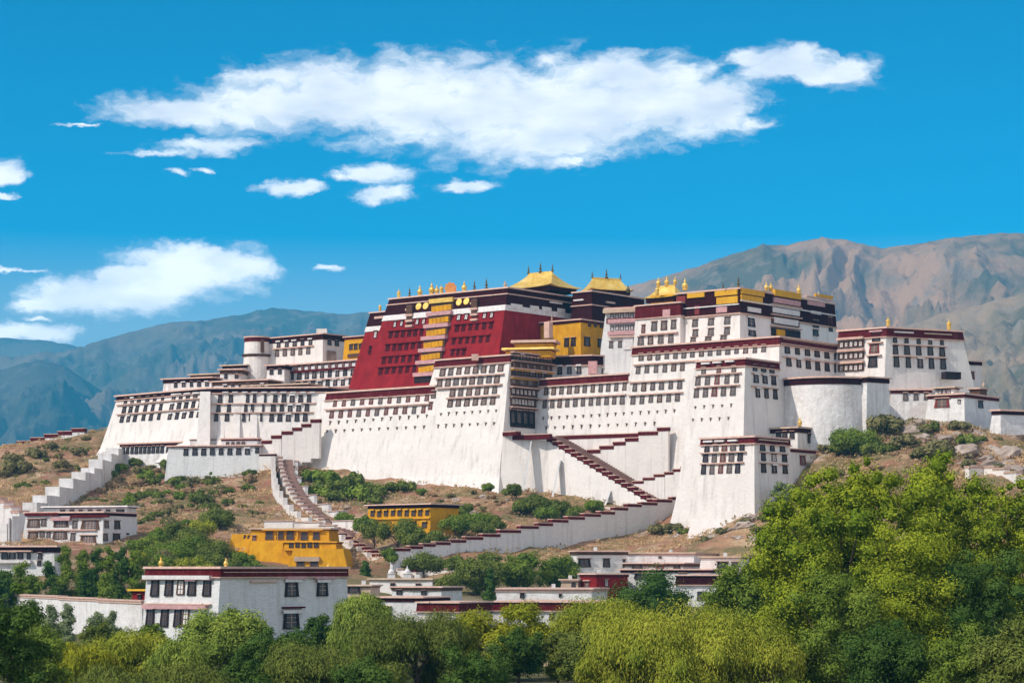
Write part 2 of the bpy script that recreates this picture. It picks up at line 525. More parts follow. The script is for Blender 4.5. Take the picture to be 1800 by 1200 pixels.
def winmesh(style):
    if style in WIN: return WIN[style]
    sur, pan, mun, cloth = {'dark': (BLACK, GLASS, BROWN, None), 'pale': (GREYSUR, GREYGLASS, WOOD, None), 'grid': (BROWN, GREYGLASS, WOOD, None),
                            'red': (REDWOOD, GREYSUR, WOOD, None), 'crimson': (DEEPRED, DEEPRED, DARKMAROON, None), 'curtain': (DEEPRED, CLOTH, DEEPRED, None),
                            'awning': (BLACK, GLASS, BROWN, PINKCLOTH), 'cream': (BROWN, CLOTH, BROWN, None), 'ochre': (BROWN, GLASS, BROWN, GOLDCLOTH),
                            'plain': (BLACK, GLASS, WOOD, CLOTH)}[style]
    m = MB()

    def bar(x0, x1, z0, z1, y0, y1, mi, xb0=None, xb1=None):
        xb0 = x0 if xb0 is None else xb0; xb1 = x1 if xb1 is None else xb1
        m.box8([(xb0, y0, z0), (xb1, y0, z0), (xb1, y1, z0), (xb0, y1, z0), (x0, y0, z1), (x1, y0, z1), (x1, y1, z1), (x0, y1, z1)], mi)
    bar(-.44, -.30, -.5, .5, -.16, .05, 0, -.54, -.36)
    bar(.30, .44, -.5, .5, -.16, .05, 0, .36, .54)
    bar(-.30, .30, .42, .5, -.155, .05, 0)
    bar(-.36, .36, -.5, -.43, -.155, .05, 0)
    bar(-.03, .03, -.43, .42, -.10, .0, 1)
    for z in ((-.12, .16) if style != 'grid' else (-.22, .0, .22)):
        bar(-.33, .33, z - .02, z + .02, -.095, .0, 1)
    if style == 'grid':
        bar(-.2, -.16, -.43, .42, -.092, .0, 1); bar(.16, .2, -.43, .42, -.092, .0, 1)
    bar(-.56, .56, .5, .56, -.55, .05, 1)
    bar(-.52, .52, .56, .62, -.35, .05, 2)
    if cloth is not None:
        bar(-.62, .62, .40, .585, -.75, -.56, 2, -.62, .62)
    fr = m.mesh('window', [sur, mun, cloth or CLOTH if style in ('plain', 'awning', 'ochre') else (DARKMAROON if style == 'crimson' else PINKSTONE)])
    q = MB(); q.box8([(-.37, -.05, -.44), (.37, -.05, -.44), (.37, .02, -.44), (-.37, .02, -.44), (-.31, -.05, .43), (.31, -.05, .43), (.31, .02, .43), (-.31, .02, .43)])
    WIN[style] = (fr, q.mesh('pane', [pan]))
    return WIN[style]


def slitmesh():
    if 'slit' not in WIN:
        m = MB()
        m.box8([(-.35, -.12, -.5), (.35, -.12, -.5), (.35, .05, -.5), (-.35, .05, -.5), (-.35, -.12, .4), (.35, -.12, .4), (.35, .05, .4), (-.35, .05, .4)], 0)
        m.box8([(-.9, -.45, .4), (.9, -.45, .4), (.9, .05, .4), (-.9, .05, .4), (-.9, -.4, .55), (.9, -.4, .55), (.9, .05, .55), (-.9, .05, .55)], 1)
        WIN['slit'] = m.mesh('vent_slit', [BROWN, STONE])
    return WIN['slit']


FIN = {}


def finmesh(kind, m):
    k = (kind, m.name)
    if k in FIN: return FIN[k]
    b = MB()
    if kind == 'banner':
        b.lathe((0, 0, -.03), [(.16, 0), (.20, .06), (.17, .10), (.19, .14), (.19, .5), (.24, .54), (.22, .60), (.13, .70), (.05, .76), (.07, .82), (.03, .9), (.005, 1.03)], 12)
    elif kind == 'spire':
        b.lathe((0, 0, -.03), [(.16, 0), (.19, .1), (.09, .2), (.05, .25), (.11, .33), (.13, .40), (.07, .48), (.03, .52), (.09, .60), (.07, .68), (.03, .72), (.05, .78), (.02, .88), (.005, 1.03)], 12)
    elif kind == 'jar':
        b.lathe((0, 0, -.03), [(.16, 0), (.24, .06), (.16, .14), (.23, .26), (.25, .42), (.20, .54), (.11, .62), (.07, .68), (.11, .74), (.05, .84), (.005, 1.03)], 12)
    elif kind == 'disc':
        b.lathe((0, 0, -.03), [(.03, 0), (.03, .55)], 6)
        n = 18
        for y0, y1, r0 in ((-.05, .05, .36),):
            ra = [((r0 if i % 2 else r0 * .84) * math.cos(2 * math.pi * i / n), y0, .66 + (r0 if i % 2 else r0 * .84) * math.sin(2 * math.pi * i / n)) for i in range(n)]
            rb = [(q[0], y1, q[2]) for q in ra]
            b.rings([rb, ra])
    FIN[k] = b.mesh('finial', [m], smooth=False)
    return FIN[k]


def pagoda(B, cx, cy, z0, L, W, H, ang, ridge=.42, name='golden_roof', m=None):
    """hipped roof with a concave sweep, upturned corners, ridge beam and dark under-eave"""
    ca, sa = math.cos(R(ang)), math.sin(R(ang))
    def T(x, y, z): return (cx + ca * x - sa * y, cy + sa * x + ca * y, z0 + z)
    mb = MB(); K = 8; n = 12
    rings = []
    for k in range(K + 1):
        t = k / K
        lx = L / 2 * (1 - t) + L / 2 * ridge * t; ly = W / 2 * (1 - t) + .15 * t
        z = H * (t ** 1.55)
        ring = []
        for (sx, sy, ex, ey) in ((-1, -1, 1, -1), (1, -1, 1, 1), (1, 1, -1, 1), (-1, 1, -1, -1)):
            for i in range(n):
                q = i / n
                x, y = (sx + (ex - sx) * q) * lx, (sy + (ey - sy) * q) * ly
                up = abs(2 * q - 1) ** 4 * H * .13 * (1 - t) ** 2
                ring.append(T(x, y, z + up + .05 * ((i % 2) - .5)))
        rings.append(ring)
    mb.rings(rings, 0)
    o = B.part(name, mb, m or GOLD)
    r = MB(); r.box8([T(-L / 2 * ridge, -.3, H - .2), T(L / 2 * ridge, -.3, H - .2), T(L / 2 * ridge, .3, H - .2), T(-L / 2 * ridge, .3, H - .2), T(-L / 2 * ridge, -.25, H + .7), T(L / 2 * ridge, -.25, H + .7), T(L / 2 * ridge, .25, H + .7), T(-L / 2 * ridge, .25, H + .7)])
    link('ridge', r.mesh('ridge', [m or GOLD]), o)
    e = MB(); a, b = L / 2 * .86, W / 2 * .86
    e.box8([T(-a, -b, -1.6), T(a, -b, -1.6), T(a, b, -1.6), T(-a, b, -1.6), T(-a, -b, .3), T(a, -b, .3), T(a, b, .3), T(-a, b, .3)])
    link('drum', e.mesh('drum', [DARKMAROON]), o)
    return [T(-L / 2 * ridge, 0, H + .6), T(0, 0, H + .6), T(L / 2 * ridge, 0, H + .6)]


def at_world(B, q, H, kind='spire', m=None):
    B.mesh('finial', finmesh(kind, m or BRONZE), Matrix.Translation(Vector([float(x) for x in q])) @ Matrix.Scale(H, 4))
# ------------------------------------------------------------------ ground and hill
CTRL = [P(*q) for q in [
    (0, 792, 1050), (60, 778, 1045), (110, 770, 1040), (150, 762, 1038), (195, 752, 1036), (-80, 810, 1060),
    (0, 850, 950), (100, 850, 940), (60, 895, 860), (150, 800, 1000), (200, 800, 985), (130, 865, 910), (0, 900, 850), (0, 955, 770), (-100, 900, 850),
    (215, 812, 980), (290, 825, 955), (350, 828, 945), (450, 835, 935), (250, 860, 930), (350, 860, 915), (450, 868, 895), (300, 905, 850), (400, 905, 838), (250, 945, 790), (350, 950, 775),
    (450, 925, 815), (470, 870, 895), (480, 812, 930), (500, 858, 888), (540, 898, 848), (600, 962, 800), (660, 990, 760), (720, 1020, 735),
    (540, 822, 928), (620, 840, 910), (700, 852, 893), (780, 860, 878), (868, 866, 862), (560, 872, 880), (640, 877, 868), (720, 884, 852), (800, 886, 845), (860, 890, 838),
    (640, 928, 800), (760, 930, 795), (850, 928, 800), (700, 955, 765), (760, 955, 762), (690, 978, 748),
    (885, 872, 855), (960, 886, 845), (1040, 899, 835), (1130, 930, 822), (1100, 968, 780), (1000, 982, 765), (850, 990, 745), (750, 990, 738),
    (1200, 935, 806), (1250, 915, 802), (1150, 968, 772), (1250, 945, 768), (1300, 905, 768), (1330, 925, 752), (1315, 908, 765), (1380, 885, 775),
    (1300, 906, 788), (1265, 911, 792), (1225, 932, 795), (1185, 950, 790), (1140, 962, 780), (1330, 912, 770),
    (1440, 855, 788), (1440, 805, 800), (1500, 790, 808), (1540, 765, 815), (1450, 780, 815), (1600, 738, 822), (1700, 750, 818), (1760, 768, 812), (1800, 778, 808), (1600, 792, 790),
    (1700, 802, 785), (1800, 812, 780), (1500, 850, 770), (1700, 850, 750), (1800, 850, 740), (1400, 925, 740), (1600, 925, 710), (1800, 925, 700), (1950, 800, 800),
]]
CTRL += [np.array(q, float) for q in [(x, y, z) for y, z in ((690, 11), (610, 5), (540, 0), (450, 0)) for x in (-250, -150, -50, 50, 150, 250)]]
CTRL += [np.array(q, float) for q in [(-150, 1035, 70), (-60, 990, 66), (0, 950, 60), (60, 910, 56), (110, 870, 54), (160, 880, 56), (200, 860, 50),
                                      (-250, 1130, 45), (-120, 1150, 45), (0, 1080, 40), (120, 1010, 40), (250, 960, 25), (-200, 1300, 0), (0, 1250, 0), (200, 1150, 0), (330, 1000, 0), (-420, 1150, 20),
                                      (330, 850, 15), (330, 700, 0), (-420, 900, 20), (-420, 750, 0), (-420, 1000, 40), (400, 900, 0), (-550, 1000, 0)]]
CTRL = np.array(CTRL)


def _fit():
    X = CTRL[:, :2] / 100.0; n = len(X)
    d = np.linalg.norm(X[:, None] - X[None], axis=2)
    A = np.zeros((n + 3, n + 3)); A[:n, :n] = d - 0.02 * np.eye(n)
    A[:n, n] = 1; A[:n, n + 1:] = X; A[n, :n] = 1; A[n + 1:, :n] = X.T
    b = np.zeros(n + 3); b[:n] = CTRL[:, 2]
    return np.linalg.solve(A, b)


_W = _fit()


def smooth(a, b, x):
    t = np.clip((x - a) / (b - a), 0, 1)
    return t * t * (3 - 2 * t)


def ground_z(x, y):
    x = np.atleast_1d(np.asarray(x, float)); y = np.atleast_1d(np.asarray(y, float))
    q = np.stack([x, y], 1) / 100.0
    d = np.linalg.norm(q[:, None] - CTRL[None, :, :2] / 100.0, axis=2)
    n = len(CTRL)
    z = d @ _W[:n] + _W[n] + q @ _W[n + 1:]
    w = smooth(520, 600, y) * (1 - smooth(1180, 1320, y)) * smooth(-600, -430, x) * (1 - smooth(320, 420, x))
    return np.maximum(z, 0) * w


def gz(x, y): return float(ground_z(x, y)[0])


def on_ground(px, py, d0=600.0, d1=1150.0):
    D = np.linspace(d0, d1, 700)
    x = (px - 900) / FP * D; zr = CZ + (1000 - py) / FP * D
    g = ground_z(x, D)
    k = np.argmax(g >= zr) if (g >= zr).any() else int(np.argmin(np.abs(g - zr)))
    return np.array([x[k], D[k], g[k]])


def build_ground():
    xs = np.unique(np.concatenate([np.linspace(-13500, -700, 10), np.linspace(-620, 450, 290), np.linspace(520, 13500, 10)]))
    ys = np.unique(np.concatenate([np.linspace(-500, 80, 6), np.linspace(150, 560, 40), np.linspace(563, 1320, 210), np.linspace(1400, 19500, 16)]))
    X, Y = np.meshgrid(xs, ys)
    Z = np.zeros_like(X)
    for k in range(len(ys)):
        Z[k] = ground_z(X[k], Y[k])
    nx, ny = len(xs), len(ys)
    V = []
    for k in range(ny):
        for i in range(nx):
            x, y, z = X[k, i], Y[k, i], Z[k, i]
            if 560 < y < 1250 and -500 < x < 350 and z > .5:
                a = min(1, z / 8.0)
                z += a * (noise.fractal(Vector((x / 18, y / 18, 3)), .9, 2.1, 5) * 1.6 + max(0, noise.ridged_multi_fractal(Vector((x / 34, y / 34, 9)), 1, 2.1, 4, 1, 2) - 1.0) * .9)
            V.append((x, y, z))
    F = [(k * nx + i, k * nx + i + 1, (k + 1) * nx + i + 1, (k + 1) * nx + i) for k in range(ny - 1) for i in range(nx - 1)]
    me = bpy.data.meshes.new('hill_ground'); me.from_pydata(V, [], F)
    me.polygons.foreach_set('use_smooth', [True] * len(F))
    m = bpy.data.materials.new('dry_hillside'); m.use_nodes = True
    nt = m.node_tree; N, L = nt.nodes.new, nt.links.new
    b = nt.nodes['Principled BSDF']; b.inputs['Roughness'].default_value = 1.0; b.inputs['Specular IOR Level'].default_value = .05
    geo = N('ShaderNodeNewGeometry')

    def nz(sc, det=6.0, r=.6):
        n = N('ShaderNodeTexNoise'); n.inputs['Scale'].default_value = sc; n.inputs['Detail'].default_value = det; n.inputs['Roughness'].default_value = r
        L(geo.outputs['Position'], n.inputs['Vector']); return n.outputs['Fac']

    def mix(fac, a, c, lo, hi):
        mr = N('ShaderNodeMapRange'); L(fac, mr.inputs['Value']); mr.inputs['From Min'].default_value = lo; mr.inputs['From Max'].default_value = hi
        mx = N('ShaderNodeMix'); mx.data_type = 'RGBA'; L(mr.outputs[0], mx.inputs['Factor'])
        for k, v in (('A', a), ('B', c)):
            if isinstance(v, tuple): mx.inputs[k].default_value = (*v, 1)
            else: L(v, mx.inputs[k])
        return mx.outputs['Result']
    c = mix(nz(.025), (.54, .33, .18), (.34, .155, .105), .38, .54)        # dry straw to reddish earth
    c = mix(nz(.11, 7), c, (.62, .46, .29), .52, .70)                    # pale grass
    c = mix(nz(.075, 7, .7), c, (.20, .17, .075), .46, .60)            # low scrub
    c = mix(nz(.35, 5, .7), c, (.34, .20, .125), .50, .70)
    c = mix(nz(.05, 8, .7), c, (.60, .49, .41), .60, .68)              # bare stone
    sep = N('ShaderNodeSeparateXYZ'); L(geo.outputs['Position'], sep.inputs[0])
    c = mix(sep.outputs['Z'], mix(nz(.06), (.10, .12, .035), (.20, .16, .09), .4, .6), c, 4.0, 18.0)   # watered garden ground in the town
    L(c, b.inputs['Base Color'])
    bp = N('ShaderNodeBump'); bp.inputs['Strength'].default_value = 1.0; bp.inputs['Distance'].default_value = 1.2
    L(nz(.55, 8, .7), bp.inputs['Height']); L(bp.outputs[0], b.inputs['Normal'])
    me.materials.append(m)
    o = link('ground', me); tag(o, 'dry brown rocky hill under the palace with the valley floor', kind='structure')


build_ground()


# ------------------------------------------------------------------ far mountains
def mountain(name, label, ridge, D, W, seed, amp, cols, px_step=3.5, rows=120, hi_lo=(.45, .62), foot=960):
    rx = [q[0] for q in ridge]; ry = [q[1] for q in ridge]
    pxs = np.arange(rx[0], rx[-1] + 1, px_step)
    V, F = [], []
    ts = np.concatenate([np.linspace(0, 1, rows), np.array([1.04, 1.12, 1.3])])
    for px in pxs:
        py = np.interp(px, rx, ry)
        py += 2.2 * noise.fractal(Vector((px / 26.0, seed, 0)), .8, 2.1, 5)
        top = zp(py, D)
        for t in ts:
            d = D - W * (1 - t)
            x = (px - 900) / FP * d
            tt = min(t, 1.0)
            base = top * (.10 * tt + .90 * tt ** 1.35) if t <= 1 else top * (1 - (t - 1) * 2.2)
            env = (4 * tt * (1 - tt)) ** .8 if tt < 1 else 0
            q1, q2 = x / D, d / D
            wx = q1 + .022 * noise.noise(Vector((q1 / .05, q2 / .09, seed + 5))); wy = q2 + .03 * noise.noise(Vector((q1 / .06, q2 / .08, seed + 15)))
            r1 = noise.ridged_multi_fractal(Vector((wx / .060 + wy / .3, wy / .17, seed)), 1.0, 2.1, 5, 1.0, 1.6) - 1.15
            r2 = noise.fractal(Vector((x / (D * .035), d / (D * .05), seed + 2)), 1.0, 2.1, 6)
            r3 = noise.ridged_multi_fractal(Vector((wx / .016 - wy / .05, wy / .045, seed + 9)), .95, 2.1, 5, 1.0, 1.5) - 1.15
            z = base + env * amp * (r1 * .44 + r2 * .20 + r3 * .15)
            V.append((x, d, max(-30.0, z) if t > 0 else -30.0))
    n = len(ts)
    for i in range(len(pxs) - 1):
        for k in range(n - 1):
            F.append((i * n + k, (i + 1) * n + k, (i + 1) * n + k + 1, i * n + k + 1))
    me = bpy.data.meshes.new(name); me.from_pydata(V, [], F)
    me.polygons.foreach_set('use_smooth', [True] * len(F))
    m = bpy.data.materials.new(name + '_slope'); m.use_nodes = True
    nt = m.node_tree; N, L = nt.nodes.new, nt.links.new
    b = nt.nodes['Principled BSDF']; b.inputs['Roughness'].default_value = 1.0; b.inputs['Specular IOR Level'].default_value = .0
    geo = N('ShaderNodeNewGeometry')

    def nz(sc, det=8.0, r=.6, st=(1, 1, 1)):
        mp = N('ShaderNodeMapping'); mp.inputs['Scale'].default_value = st; L(geo.outputs['Position'], mp.inputs[0])
        q = N('ShaderNodeTexNoise'); q.inputs['Scale'].default_value = sc; q.inputs['Detail'].default_value = det; q.inputs['Roughness'].default_value = r
        L(mp.outputs[0], q.inputs['Vector']); return q.outputs['Fac']

    def mix(fac, a, c, lo, hi):
        mr = N('ShaderNodeMapRange'); L(fac, mr.inputs['Value']); mr.inputs['From Min'].default_value = lo; mr.inputs['From Max'].default_value = hi
        mx = N('ShaderNodeMix'); mx.data_type = 'RGBA'; L(mr.outputs[0], mx.inputs['Factor'])
        for k, v in (('A', a), ('B', c)):
            if isinstance(v, tuple): mx.inputs[k].default_value = (*v, 1)
            else: L(v, mx.inputs[k])
        return mx.outputs['Result']
    grass, scrub, rock = cols
    s = 4000.0 / D
    c = mix(nz(.004 * s), grass, scrub, *hi_lo)
    c = mix(nz(.02 * s, 8, .7, (1, 1, .35)), c, rock, .52, .66)
    c = mix(nz(.012 * s, 8, .75), c, tuple(q * .55 for q in scrub), .55, .68)
    L(c, b.inputs['Base Color'])
    bp = N('ShaderNodeBump'); bp.inputs['Strength'].default_value = .9; bp.inputs['Distance'].default_value = 60.0
    L(nz(.012 * s, 9, .65), bp.inputs['Height']); L(bp.outputs[0], b.inputs['Normal'])
    me.materials.append(m)
    tag(link(name, me), label, kind='structure')


mountain('mountain', 'long blue grassy mountain ridge behind the western wing',
         [(-250, 640), (0, 625), (60, 628), (110, 632), (140, 612), (190, 594), (250, 578), (300, 566), (360, 563), (420, 553), (480, 541), (540, 546), (600, 552), (650, 549), (720, 545), (800, 556), (950, 590), (1150, 660)],
         15200, 6800, 11.0, 840, ((.24, .17, .11), (.10, .10, .06), (.26, .21, .17)))
mountain('mountain', 'farthest pale blue ridge low on the horizon', [(-300, 560), (-80, 588), (40, 596), (80, 598), (150, 612), (300, 640)], 18500, 3500, 31.0, 400, ((.2, .17, .12), (.12, .12, .08), (.25, .22, .18)), px_step=8, rows=40)
mountain('mountain', 'dark blue shadowed spur below the long ridge',
         [(-200, 600), (-60, 640), (0, 650), (40, 638), (75, 633), (110, 642), (150, 668), (200, 700), (260, 742), (330, 800), (420, 860)], 12500, 4400, 23.0, 640, ((.13, .11, .08), (.085, .085, .055), (.19, .16, .14)))
mountain('mountain', 'high brown mountain with grassy rounded summit behind the eastern tower',
         [(960, 640), (1040, 560), (1100, 505), (1160, 488), (1210, 474), (1260, 456), (1310, 440), (1350, 430), (1380, 431), (1420, 422), (1450, 419), (1480, 420), (1510, 428), (1550, 436), (1600, 431), (1660, 420), (1720, 413), (1780, 409), (1850, 413), (2000, 440), (2150, 470)],
         9200, 4400, 47.0, 580, ((.50, .29, .16), (.15, .12, .06), (.32, .225, .155)))
mountain('mountain', 'nearer rocky tan slope dropping behind the lower eastern houses',
         [(1440, 700), (1520, 625), (1580, 578), (1640, 556), (1700, 541), (1760, 525), (1800, 514), (1880, 500), (2050, 480), (2200, 470)], 6600, 3000, 53.0, 380, ((.42, .28, .165), (.17, .14, .075), (.34, .26, .185)))
# ------------------------------------------------------------------ the palace
random.seed(7)
def base_of(b): 
    r = b.ring(b.zb); c = r.mean(axis=0); return (c[0], c[1], b.zb)

# --- great white curtain wall
G = blk((897, 622, 877), 575, 950, zb=38, bf=.21, bs=.06, be=.2, by=None)
zlow = zp(690, 937)
B = Bld('palace_wing', 'vast blank white sloping palace wall below the crimson tower', 'palace', base_of(G))
B.wall(G, WHITE, G.zb, zlow - .6, flare=(16, 2.6))
GT = cut_left(G, 767, 23.5); GT.zb = zlow - .6
B.wall(GT, WHITE, zlow - .6, GT.zt - .3, name='upper_wall')
B.cornice(GT, band=2.4, cap=.6)
GL = sub(G, zlow, 576, 765, depth=26, zb=zlow - 4, be=.2)
B.cornice(GL, band=2.6, cap=.7)
f = G.front
B.row(f, 589, 711, 751, 697, 11, 7, 12, 'red'); B.row(f, 583, 731, 745, 717, 11, 7, 12.5, 'red')
B.band(f, 572, 723, 757, 706.5, 2.2, .9, PINKSTONE)
B.slits(f, 580, 743, 750, 731, 12); B.slits(f, 575, 758, 745, 750, 12); B.slits(f, 775, 728, 872, 722, 8); B.slits(f, 770, 749, 868, 744, 8)
f = GT.front
B.row(f, 778, 656, 880, 645, 8, 9, 13, 'grid'); B.row(f, 773, 674, 874, 664, 8, 9, 14, 'grid')
B.row(f, 795, 692, 870, 684, 6, 9, 13, 'grid'); B.row(f, 791, 710, 866, 703, 6, 9, 13, 'grid')
B.row(f, 762, 693, 769, 692.5, 1, 8, 13, 'grid'); B.row(G.front, 757, 713, 758, 713, 1, 7, 13, 'red')
for a, b2, c, d in ((766, 667, 887, 655), (768, 683, 883, 675), (786, 701, 878, 694)):
    B.band(f, a, b2, c, d, 2.4, 1.0, PINKSTONE)
B.part('merlon', (lambda m: (m.box(P(835, 628, 884) + np.array([0, 0, 0]), (1, 0, 0), (0, 1, 0), (0, 0, 1), 1.3, 1.0, 1.2), m)[1])(MB()), PINKSTONE)

# --- timber gallery in the corner beside it
s = G.side
B = Bld('timber_gallery', 'stacked dark timber window galleries tucked in the corner of the white walls', 'gallery', (8, 880, 60))
gm = MB()
fl = [(618, 975), (634, 973), (650, 972), (667, 971), (683, 948), (700, 947), (716, 946)]
rows_py = [(622, 634), (637, 648), (650, 661), (664, 677), (681, 694), (698, 712), (716, 748)]
for k, (a, b2) in enumerate(rows_py):
    xr = 969 if k < 3 else (952 if k == 3 else 943 - (k - 4) * 2)
    xl = 899 - k * .4
    B.band(s, xl, (a + b2) / 2, xr, (a + b2) / 2 + 3.2, (b2 - a) + 3.5, .5, BROWN if k != 6 else BLACK, 'panel')
    n = (6, 6, 7, 4, 6, 7, 4)[k]
    st = ('dark', 'grid', 'dark', 'grid', 'cream', 'cream', 'dark')[k]
    fs = Face(G, 0); fs.a = fs.a + fs.nh * .55; fs.b = fs.b + fs.nh * .55
    B.row(fs, xl + 5, (a + b2) / 2, xr - 5, (a + b2) / 2 + 3.2, n, 6.2 if n > 4 else 9, (b2 - a) * .72, st)
    B.band(s, xl - 1, a - 1, xr + 2, a + 2.2, 2.0, 1.7, WOOD if k % 2 else PINKSTONE, 'rail')
    B.band(s, xl - 1, a + 1.6, xr + 1, a + 4.8, 1.6, 1.2, BROWN if k not in (2, 3) else GOLDCLOTH, 'rail')

# --- great middle front (tall block and its lower westward half)
T = blk((1370, 590, 822), 940, 1475, zb=26, bf=.135, bs=.08, be=.1)
zmid = zp(655, 862)
B = Bld('palace_wing', 'broad white palace front of many window rows above the zigzag stairs', 'palace', base_of(T))
B.wall(T, WHITE, T.zb, zmid - .6, flare=(10, 1.5))
TT = cut_left(T, 1113); TT.zb = zmid - .6
B.wall(TT, WHITE, zmid - .6, TT.zt - .3, name='upper_wall')
B.cornice(TT, band=2.5, cap=.6)
ML = sub(T, zmid, 950, 1104, depth=18, zb=zmid - 4)
B.cornice(ML, band=2.5, cap=.6)
f, sd_ = T.front, TT.side
B.row(f, 960, 690, 1098, 676.5, 11, 7.5, 14, 'pale'); B.row(f, 957, 713, 1094, 699.5, 11, 7.5, 14.5, 'pale')
B.row(f, 1116, 682, 1195, 674.5, 6, 8, 14, 'pale'); B.row(f, 1113, 704, 1191, 697, 6, 8, 14.5, 'pale')
f = TT.front
B.row(f, 1127, 630, 1343, 610, 15, 8, 13, 'pale'); B.row(f, 1122, 651, 1200, 644, 6, 8, 13.5, 'pale')
for q in ((950, 682.5, 1104, 667.5), (948, 705, 1101, 690), (1107, 674, 1203, 664.5), (1105, 697, 1201, 687)):
    B.band(T.front, *q, 2.2, .8, PINKSTONE)
B.band(f, 1114, 643, 1228, 632, 2.2, .8, PINKSTONE)
B.row(sd_, 1384, 615, 1470, 624, 6, 8, 15, 'dark'); B.row(sd_, 1387, 638, 1470, 645, 6, 8, 16, 'dark')
B.band(sd_, 1376, 629, 1474, 637, 1.8, .6, PINKSTONE); B.band(sd_, 1372, 605, 1474, 616, 1.5, .7, PINKSTONE)
B.band(T.side, 1376, 597, 1474, 607, 1.2, .35, TAN, 'trim')
B.slits(T.front, 955, 735, 1185, 722, 17); B.slits(T.front, 960, 752, 1150, 744, 13)

# --- projecting tower
W = blk((1310, 628, 803), 1226, 1369, zb=24, bf=.13, bs=.06, be=.1)
B = Bld('palace_tower', 'white square tower with red central windows projecting above the front stairs', 'tower', base_of(W))
B.wall(W, WHITE, W.zb, W.zt - .3, flare=(18, 1.2))
B.cornice(W, band=2.2, cap=.6)
f, s = W.front, W.side
B.row(f, 1237, 653, 1290, 647, 3, 8, 12, ['pale', 'red', 'pale'])
B.row(f, 1219 + 8, 671, 1295, 664, 5, 9, 15, ['pale', 'pale', 'red', 'pale', 'pale']); B.row(f, 1224, 692, 1288, 686, 5, 9, 16, ['pale', 'pale', 'red', 'pale', 'pale'])
B.band(f, 1228, 661, 1304, 653, 2, .9, PINKSTONE); B.band(f, 1226, 682, 1301, 674.5, 2, .9, PINKSTONE)
B.row(s, 1327, 646, 1357, 650, 3, 8, 11, 'dark'); B.row(s, 1329, 665, 1360, 669, 3, 8, 16, 'dark'); B.row(s, 1332, 690, 1363, 693, 3, 7, 16, 'dark')
B.band(s, 1320, 655, 1367, 660.5, 1.8, .6, PINKSTONE); B.band(s, 1320, 678, 1367, 683, 1.8, .6, PINKSTONE)
for a in (1242, 1262, 1284): B.band(f, a - 7, 637.5 - (a - 1262) * .09, a + 8, 636.3 - (a - 1262) * .09, 3, 1.1, CLOTH, 'awning')
B.slits(f, 1222, 716, 1285, 712, 5); B.slits(f, 1218, 738, 1280, 735, 5)

# --- eastern block
E = blk((1558, 574, 839), 1476, 1690, B=28, zb=50, bf=.12, bs=.05, be=.02)
E.p[1] = [xp(1690, 853), 853]; E.p[2] = E.p[1] + (E.p[3] - E.p[0])
E.bat = [.08, .17, .02, .12]
B = Bld('palace_wing', 'eastern white palace block with five window columns and two gilded roof banners', 'palace', base_of(E))
B.wall(E, WHITE, E.zb, E.zt - .3)
B.cornice(E, band=2.9, cap=.6, bm=MAROON)
f, s = E.front, E.side
B.row(s, 1573, 597, 1656, 603, 5, 7, 9, 'dark'); B.row(s, 1574, 613, 1656, 620, 5, 9, 16, 'dark'); B.row(s, 1576, 635, 1658, 641, 5, 9, 19, 'dark')
B.band(s, 1568, 603.5, 1664, 611, 1.8, .8, PINKSTONE); B.band(s, 1568, 624, 1664, 630.5, 1.8, .8, PINKSTONE)
B.band(s, 1571, 583, 1605, 585, 2.5, .5, CLOTH, 'trim'); B.band(s, 1624, 585.5, 1672, 588.5, 2, .5, TAN, 'trim')
B.row(f, 1540, 593, 1541, 593, 1, 14, 14, 'dark'); B.row(f, 1537, 613, 1538, 613, 1, 17, 17, 'red'); B.row(f, 1534, 636, 1535, 636, 1, 17, 19, 'dark')
B.band(f, 1526, 603.5, 1552, 601, 2, 1, PINKSTONE); B.band(f, 1524, 626, 1550, 623, 2, 1, PINKSTONE); B.band(f, 1530, 583, 1552, 581, 3, 1, PINKCLOTH, 'awning')
for (a, c) in ((598, 611), (619, 631), (640, 652)):
    B.band(f, 1474, (a + c) / 2 + 2, 1519, (a + c) / 2 - 2, c - a, .5, BROWN, 'balcony')
    ff = E.front; ff.a = ff.a + ff.nh * .6; ff.b = ff.b + ff.nh * .6
    B.row(ff, 1479, (a + c) / 2 + 1.6, 1513, (a + c) / 2 - 1.6, 5, 7, 10, 'cream')
    B.band(f, 1474, a - 1, 1520, a - 5, 4, 1.6, PINKSTONE, 'awning')
B.finial(1561, 573, 842, 17, 'banner', GOLD); B.finial(1668, 579, 856, 19, 'banner', GOLD)
m = MB(); q = P(1668, 668, 838)
B.part('balcony', (m.box(P(1672, 660, 846), (.9, .42, 0), (-.42, .9, 0), (0, 0, 1), 3.4, 1.4, 1.3), m)[1], BLACK)
A_ = blk((1696, 633, 857), 1688, 1725, B=28, zb=55, bf=.05, bs=.03)
B.wall(A_, WHITE, A_.zb, A_.zt - .2, name='annex_wall'); B.cornice(A_, band=1.2, cap=.4, bm=DARKMAROON, ledge=0)
B.row(A_.side, 1707, 660, 1708, 660, 1, 12, 14, 'red')

